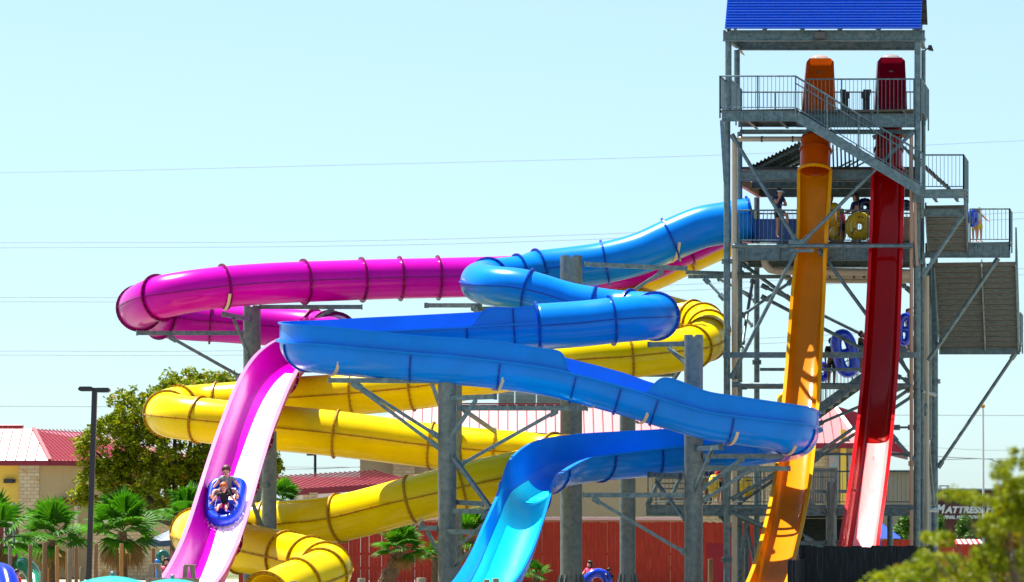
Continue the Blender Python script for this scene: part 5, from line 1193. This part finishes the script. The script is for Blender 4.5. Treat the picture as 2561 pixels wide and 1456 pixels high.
hB = 1.5
org = rc-fwd*.42+up_*.14+up_*(-.02)
rt = seat_rot(.30); person('boy with brown hair shouting, sitting at the back of the blue raft', org-rt@(V(0, 0, .49)*hB), hB, 0, sit(.60, .21, .36, .47), 'skin_pale', M['rash'], cloth('navy_shorts', (.01, .02, .07)), (.07, .02, .012), tilt=rt, face=True, head=1.28)
hG = 1.32
org = rc+fwd*.18+up_*(.02)
rt = seat_rot(.34); person('small red-haired child in pink shorts laughing at the front of the raft', org-rt@(V(0, 0, .49)*hG), hG, 0, sit(.58, .085, .40, .50, .26), 'skin_pale', cloth('black_vest', (.008, .012, .014)), cloth('pink_shorts', (.85, .02, .22)), (.50, .11, .02), tilt=rt, face=True, head=1.28)
# spray under the raft
M['spray'] = mat('water_spray', (.80, .72, .86), .25, spec=.8)
k = MB(); rnd = random.Random(4)
for i in range(420):
    a = rnd.gauss(0, .26); b = .66+abs(rnd.gauss(0, .22))*(1.3-abs(a)*1.2); p = rc+s2*a+fwd*b; 
    z = -math.sqrt(max(.01, (r_-.04)**2-a*a))-(-(r_-.30)); q = rnd.uniform(.006, .018)
    k.ball(p+up_*(z+rnd.uniform(.0, .07)), q, 5, 3, (1, 1.3, 1))
tag(solo(k, 'water_spray', M['spray'], 'white water splashing below the blue raft on the magenta drop', 'spray'), kind='stuff')
# --- people on the tower
def Tp(x, y, v): return T(x, y, v)
def stand(label, x, yfeet, v, h, yaw=0, **k): return person(label, T(x, yfeet, v), h, yaw, **k)
navy = cloth('navy_polo', (.01, .03, .12)); blackc = cloth('black_cloth', (.008, .008, .01)); redc = cloth('red_cloth', (.55, .01, .02)); pinkc = cloth('pink_cloth', (.65, .08, .16)); greyc = cloth('dark_grey_cloth', (.05, .05, .05))
person('attendant in a white visor and navy polo sitting on the platform railing, hand on chin', T(1946, 606, 1.9)+V(0, 0, -.02), 1.68, .5, dict(
    pel=(0, -.02, .60), spi=(0, -.02, .69), che=(0, 0, .79), nec=(0, .01, .875), chin=(0, .05, .912), hed=(0, .05, .955), crn=(0, .04, .995), sL=(-.10, .0, .86), sR=(.10, .0, .86), eL=(-.13, .08, .72), wL=(-.02, .13, .72), eR=(.12, .12, .745), wR=(.04, .12, .88),
    hL=(-.05, .0, .585), hR=(.05, .0, .585), kL=(-.07, .20, .52), aL=(-.10, .18, .29), tL=(-.11, .25, .26), kR=(.06, .08, .38), aR=(.06, .05, .14), tR=(.06, .12, .09)), 'skin', navy, blackc, (.015, .01, .008), cap=cloth('white_visor', (.75, .75, .78)))
stand('dark clothed person partly hidden behind the orange slide on the middle deck', 2077, 608, 3.0, 1.6, 1.2, shirt=blackc, shorts=blackc, trousers=True, skin='skin_dark')
stand('woman with tied dark hair behind the big yellow tube on the middle deck', 2138, 608, 3.6, 1.62, -1.3, shirt=navy, shorts=blackc, skin='skin', hairlen=.05, J=dict(eL=(-.14, .05, .66), wL=(-.08, .16, .62), eR=(.14, .05, .66), wR=(.08, .17, .62)))
stand('child with dark hair leaning on the smaller yellow tube on the middle deck', 2106, 608, 2.2, 1.1, .9, shirt=pinkc, shorts=blackc, skin='skin_dark', hairlen=.03, J=dict(eR=(.17, .1, .66), wR=(.2, .2, .58)))
def ytube(label, x, y, v, rpx, yaw, m, asp=1.0, r=.17, ribs=1, two=False, tl=0):
    c = T(x, y, v); R0_ = px(rpx, c.y)-r; ax = V(math.cos(yaw), math.sin(yaw), 0); ay = V(-math.sin(tl)*ax.y, math.sin(tl)*ax.x, math.cos(tl))
    ol = oval(R0_, R0_*asp, 32)
    return inflatable(label, c, ax, ay, (-R0_*.9, 0, R0_*.9, 0) if two else None, ol, r, m, [(0, R0_*asp, 0), (-R0_*.8, -R0_*asp*.55, .9)], ribs)
ytube('large yellow ring tube with a black handle standing on the middle deck', 2148, 567, 2.3, 37, .1, M['tube_yellow'], r=.19)
ytube('smaller yellow tube leaning beside the child on the middle deck', 2095, 583, 2.7, 24, .5, M['tube_yellow'], r=.14)
ytube('yellow tube seen edge on just right of the orange slide', 2086, 540, 2.8, 33, 1.15, M['tube_yellow'], r=.16)
ytube('dark navy ribbed tube held above the big yellow tube', 2162, 519, 4.2, 24, .15, M['tube_navy'], r=.13)
ytube('dark ribbed tube showing between the red slide and the tower leg', 2265, 513, 4.2, 14, .15, M['tube_navy'], r=.09)
# colourful tube ends at the slide entrances
for lab, x, y, mt, w2 in (('dark blue slide mouth rim beside the tower leg', 1856, 530, 'blue_lip', 34), ('pink slide mouth rim beside the blue one', 1868, 537, 'pink', 26), ('yellow slide mouth rim nearest the attendant', 1885, 545, 'yellow', 20)):
    c = T(x, y, 3); k = MB(); n = 24; ax = TD
    for r0_, r1_, t_ in ((px(w2, c.y), px(w2, c.y)-.12, .05),):
        vs = []
        for s_ in (-t_, t_):
            for rr in (r0_, r1_):
                for i in range(n): q = 2*PI*i/n; vs.append(c+TW*s_+TD*math.cos(q)*rr+V(0, 0, math.sin(q)*rr))
        fs = []
        for i in range(n):
            j = (i+1) % n; fs += [(i, j, n+j, n+i), (2*n+i, 2*n+j, 3*n+j, 3*n+i), (i, j, 2*n+j, 2*n+i), (n+i, n+j, 3*n+j, 3*n+i)]
        k.add(vs, fs)
    k.build('mouth_rim', M[mt], bs if mt == 'blue_lip' else ps if mt == 'pink' else ys)
# right landing and stairs
stand('person with black bobbed hair on the right hand landing holding a blue tube', 2448, 606, 3.6, 1.12, .4, shirt=cloth('pale_towel', (.55, .55, .5)), shorts=cloth('yellow_shorts', (.75, .5, .02)), J=dict(eL=(-.15, .1, .68), wL=(-.2, .16, .62)))
stand('child in yellow shorts on the right hand landing behind the blue tube', 2437, 606, 3.9, 1.0, -.4, shirt=blackc, shorts=cloth('yellow_swim_shorts', (.8, .55, .02)))
ytube('bright blue tube held upright on the right hand landing', 2433, 545, 3.4, 17, .9, M['tube_blue'], 1.9, r=.11, ribs=0)
stand('tall person with curly hair standing in silhouette on the rear stairs', 2079, 966, 6.6, 1.62, .2, shirt=blackc, shorts=blackc, trousers=True, skin='skin_dark', hair=(.01, .008, .006))
stand('person in silhouette carrying the big blue double tube up the stairs', 2152, 935, 6.9, 1.45, 1.2, shirt=blackc, shorts=greyc, trousers=True, skin='skin_dark', J=dict(eL=(-.15, .1, .74), wL=(-.1, .2, .8), eR=(.15, .1, .74), wR=(.1, .2, .8)))
stand('person in a red shirt at the top of the rear stairs', 2271, 872, 7.4, 1.35, .3, shirt=redc, shorts=blackc)
def double(label, x, y, v, rpx, rz, tl, yaw=.1):
    c = T(x, y, v); a = px(rpx, c.y); b = px(rz, c.y); ax0 = V(math.cos(yaw), math.sin(yaw), 0); z = V(0, 0, 1)
    ax = ax0*math.cos(tl)+z*math.sin(tl); ay = z*math.cos(tl)-ax0*math.sin(tl); r = a*.42
    return inflatable(label, c, ax, ay, (-(a-r)*.95, 0, (a-r)*.95, 0), oval(a-r, b-r, 32, 2.6), r, M['tube_blue'], [(a-r, (b-r)*.4, 1.57), (-(a-r), -(b-r)*.4, 1.57)])
double('big blue double tube tilted on the rear stairs beside the curly haired person', 2113, 884, 6.4, 34, 62, .22)
double('blue double tube between the red slide and the tower leg', 2262, 824, 7.0, 22, 42, -.1)
ytube('blue tube low behind the curly haired person', 2056, 930, 6.9, 22, .4, M['tube_blue'], 1.3, r=.12, ribs=0)
stand('dark haired person, left of two whose heads top the lower blue flume', 1852, 1112, 7.6, 1.55, .2, shirt=blackc, shorts=blackc, skin='skin_dark'); stand('dark haired person, right of two whose heads top the lower blue flume', 1868, 1112, 7.9, 1.54, -.3, shirt=greyc, shorts=blackc, skin='skin_dark')
ytube('bright yellow tube on the low platform between the column and orange slide', 1868, 1216, 2.2, 21, .3, M['tube_yellow'], 1.6, r=.16, ribs=0)
ytube('yellow tube edge on beside the person in red on the low platform', 1784, 1216, 2.4, 24, 1.2, M['tube_yellow'], 1.4, r=.13, ribs=0)
stand('person in a red shirt standing on the low platform', 1800, 1262, 2.8, 1.35, .8, shirt=redc, shorts=blackc, skin='skin'); stand('person in dark blue clothes at the left of the low platform', 1772, 1262, 3.2, 1.4, -.7, shirt=navy, shorts=blackc, skin='skin_dark')
ytube('yellow tube behind the left rim of the orange slide', 1957, 1000, 6.5, 16, .4, M['tube_yellow'], 1.4, r=.12, ribs=0)
# the yellow tube in the blue flume
g_ = MB(); 
c0, t0_, sd0, u0, rr0, _, _ = bl2.at(29.05); cc0 = c0-u0*(rr0-.28)
inflatable('yellow tube floating inside the lower blue flume behind the column', cc0, t0_, sd0, None, oval(.34, .34, 28), .13, M['tube_yellow'], [(0, -.34, 0)])
# --- on the ground, bottom edge
def gp(x, Y, z=0): p = P(x, 1400, Y); return V(p.x, Y, z)
person('girl with black hair and a pink top leaning on the blue tube by the fence', gp(1474, 112), 1.36, -.9, dict(eL=(-.14, .1, .68), wL=(-.16, .22, .66), eR=(.14, .10, .68), wR=(.17, .22, .66)), 'skin', cloth('pink_top', (.75, .04, .12)), cloth('pink_swim', (.7, .04, .2)), hairlen=.08)
person('small dark haired child peeping over the blue tube by the fence', gp(1522, 112.4), 1.12, .3, None, 'skin_dark', blackc, blackc)
c = P(1491, 1462, 111.2); inflatable('large blue tube carried by the girl near the red fence', c, V(1, .15, 0), V(.1, .1, 1).normalized(), None, oval(.36, .38, 30), .15, M['tube_blue'], [(.30, .25, 2.2)])
person('person with black hair and a red top behind the blue slide end at bottom left', gp(43, 98), 1.35, 1.2, None, 'skin', redc, blackc)
person('person in a pink top behind the orange flowers left of the magenta slide', gp(416, 112), 1.45, .3, None, 'skin', pinkc, blackc)
# blue and green play slides at the bottom left
k = MB(); pts = [P(-60, 1470, 99), P(-30, 1440, 99), P(-8, 1432, 98.5), P(14, 1440, 98), P(24, 1470, 97.5), P(28, 1510, 97)]
k.tube([Vector(v) for v in crom([list(p) for p in pts], 6)], .30, 20); solo(k, 'play_slide', vinyl('blue_plastic', (.0, .02, .62)), 'smooth bright blue play slide in the bottom left corner', 'slide', None, True)
k = MB(); pts = [P(20, 1440, 104), P(38, 1420, 103.4), P(58, 1414, 102.8), P(78, 1428, 102.2), P(88, 1455, 101.6), P(92, 1500, 101)]
k.tube([Vector(v) for v in crom([list(p) for p in pts], 6)], .24, 20); solo(k, 'play_slide', vinyl('green_plastic', (.0, .20, .10)), 'curved dark green play slide behind the wooden posts', 'slide', None, True)
# wooden posts
LG = [(26, 9, 1367, 'log_grey', 'grey wooden post in front of the blue play slide'), (75, 10, 1363, 'log', 'brown wooden post against the green play slide'), (112, 11, 1356, 'log', 'tallest dark brown post between the two left palms'), (144, 10, 1364, 'log_gold', 'golden brown post with a yellow stay, right of the tallest one'),
      (166, 5, 1372, 'log_gold', 'thin golden post just behind a grey one'), (174, 11, 1373, 'log_grey', 'grey green post in the close group of three'), (191, 9, 1369, 'log', 'brown post at the right of the close group of three'), (119, 6, 1420, 'log_gold', 'short pale stump beside the tallest dark post'),
      (104, 6, 1431, 'log_grey', 'shortest stump right of the green play slide'), (206, 12, 1418, 'log_grey', 'short wide stump left of the lamp post'), (239, 10, 1360, 'log', 'reddish post just right of the lamp post'), (304, 10, 1359, 'log_gold', 'orange brown post in front of the shaggy palm'),
      (384, 9, 1371, 'log', 'brown post left of the coloured swim ring'), (430, 8, 1378, 'log', 'dark post touching the left rim of the magenta slide'), (438, 9, 1380, 'log', 'second dark post touching the left rim of the magenta slide')]
for i, (x, w_, y, m, lab) in enumerate(LG):
    Yp = 100+((i*7) % 5)*.35; k = MB(); b = gp(x, Yp); tp = P(x+((i*5) % 3-1), y, Yp); r_p = px(w_/2, Yp); pts = [b, b.lerp(tp, .3)+V(.008, 0, 0), b.lerp(tp, .7)-V(.006, 0, 0), tp-V(0, 0, .02), tp]
    k.tube(pts, [r_p*1.03, r_p*.99, r_p*1.02, r_p, r_p*.9], 14); solo(k, 'wooden_post', M[m], lab, 'post', 'upright wooden posts along the bottom', 40)
for i, (x, w_, y, lab) in enumerate(((904, 20, 1446, 'cut log top at the foot of the leaning palm'), (1053, 24, 1445, 'cut log top left of the grey middle column'), (1216, 15, 1449, 'dark log end at the foot of the blue chute'), (1239, 18, 1446, 'wider dark log end at the foot of the blue chute'), (733, 19, 1453, 'log end right of the yellow tube mouth'))):
    Yp = 90; k = MB(); b = gp(x, Yp); tp = P(x, y, Yp); r_p = px(w_/2, Yp); k.tube([b, tp-V(0, 0, .02), tp], [r_p, r_p, r_p*.92], 14); solo(k, 'log_post', M['log_grey'], lab, 'post', None, 40)
def trestle(x0, x1, y, lab):
    t = thing('wooden_trestle', lab, 'trestle', tuple(gp((x0+x1)/2, 92))); k = MB(); k.beam(P(x0, y, 92), P(x1, y, 92), .22, .05); k.build('cap', M['log_grey'], t)
    for f, g in ((.12, .05), (.7, .85)):
        k = MB(); a = P(x0+(x1-x0)*f, y+2, 92); b = P(x0+(x1-x0)*g, 1449, 92); b = a+(b-a)*2.2; k.beam(a, b, .12, .12, V(0, 1, 0)); k.build('leg', M['log_grey'], t)
trestle(376, 404, 1411, 'left wooden trestle top above the wooden box'); trestle(461, 489, 1414, 'right wooden trestle top in front of the magenta slide')
bx_ = MB(); a, b = P(366, 1452, 91.5), P(498, 1452, 91.5)
for i in range(3): bx_.beam(a-V(0, 0, .14*i), b-V(0, 0, .14*i), .06, .13)
bx_.beam(a-V(-.03, .04, .7), a+V(.03, -.04, .05), .08, .08, V(0, 1, 0)); bx_.beam(b-V(.03, .04, .7), b+V(-.03, -.04, .05), .08, .08, V(0, 1, 0)); solo(bx_, 'plank_box', M['log_grey'], 'grey plank box between the teal umbrella and the magenta slide', 'box')
# teal umbrellas
M['teal'] = mat('teal_canvas', (.0, .62, .55), .7, var=.06, trans=.35)
def umbrella(x, y, Y, lab):
    t = thing('sun_umbrella', lab, 'umbrella', tuple(gp(x, Y)), 'teal umbrellas'); ap = P(x, y, Y); k = MB(); n = 8; RR = 1.2; vs = [ap]; rings = 6
    for j in range(1, rings+1):
        f = j/rings
        for i in range(n*4):
            q = 2*PI*i/(n*4); seg = abs((i % 4)/4-.5)*2 if i % 4 else 1; rr = RR*f*(1-.045*(1-abs(((i % 4)-2)/2))); z = -.10*f-.36*f*f+(.03*f*(1-abs(((i % 4)-2)/2)))*-1
            vs.append(ap+V(rr*math.cos(q), rr*math.sin(q), z))
    m_ = n*4; fs = [(0, 1+i, 1+(i+1) % m_) for i in range(m_)]+[(1+j*m_+i, 1+j*m_+(i+1) % m_, 1+(j+1)*m_+(i+1) % m_, 1+(j+1)*m_+i) for j in range(rings-1) for i in range(m_)]
    k.add(vs, fs); k.build('canopy', M['teal'], t, 25)
    k = MB(); k.ball(ap+V(0, 0, .03), .035, 12, 8); k.cyl(ap+V(0, 0, -.03), .03, .05, 10); k.build('finial', M['steel'], t, True)
    k = MB(); k.tube([gp(x, Y), ap-V(0, 0, .04)], .022, 8); k.build('pole', M['white'], t)
umbrella(281, 1440, 50, 'teal umbrella top left of the wooden box'); umbrella(431, 1447, 50.6, 'teal umbrella top in front of the wooden box')
# navy market canopy and swim ring by the stone wall
k = MB(); ap = P(446, 1316, 124); rim = []
for i in range(12):
    q = 2*PI*i/12; rim.append(ap+V(1.15*math.cos(q), 1.0*math.sin(q), -.52+(.05 if i % 2 else 0)))
k.add([ap]+rim+[p-V(0, 0, .2) for p in rim], [(0, 1+i, 1+(i+1) % 12) for i in range(12)]+[(1+i, 1+(i+1) % 12, 13+(i+1) % 12, 13+i) for i in range(12)]); k.tube([V(ap.x, ap.y, 0), ap], .03, 8)
solo(k, 'navy_parasol', mat('navy_canvas', (.02, .05, .12), .5, var=.2), 'dark navy parasol left of the magenta slide before the stone wall', 'parasol')
M['ring_multi'] = mat('coloured_ring', (.01, .05, .06), .3, col2=(.0, .25, .22), vscale=9, grime=((.6, .08, .15), 8, .62, (1, 1, 1)))
c = P(407, 1396, 113); inflatable('dark swim ring with coloured streaks before the stone wall', c, V(.8, .3, 0).normalized(), V(0, 0, 1), None, oval(.14, .19, 24), .09, M['ring_multi'])
k = MB(); k.ball(P(392, 1407, 112), .1, 12, 8, (1, .8, 1.2)); k.tube([gp(392, 112), P(392, 1411, 112)], .03, 8); solo(k, 'blue_float', vinyl('sky_blue_plastic', (.0, .22, .75)), 'small sky blue float on a stick beside the brown post', 'float', None, True)
k = MB(); p = gp(371, 101); k.prism([p+V(-.04, 0, 0), p+V(.04, 0, 0), p+V(.05, 0, .95), p+V(-.05, 0, 1.05)], (0, .05, 0)); solo(k, 'red_banner', redc, 'narrow red banner left of the wooden trestle', 'banner')
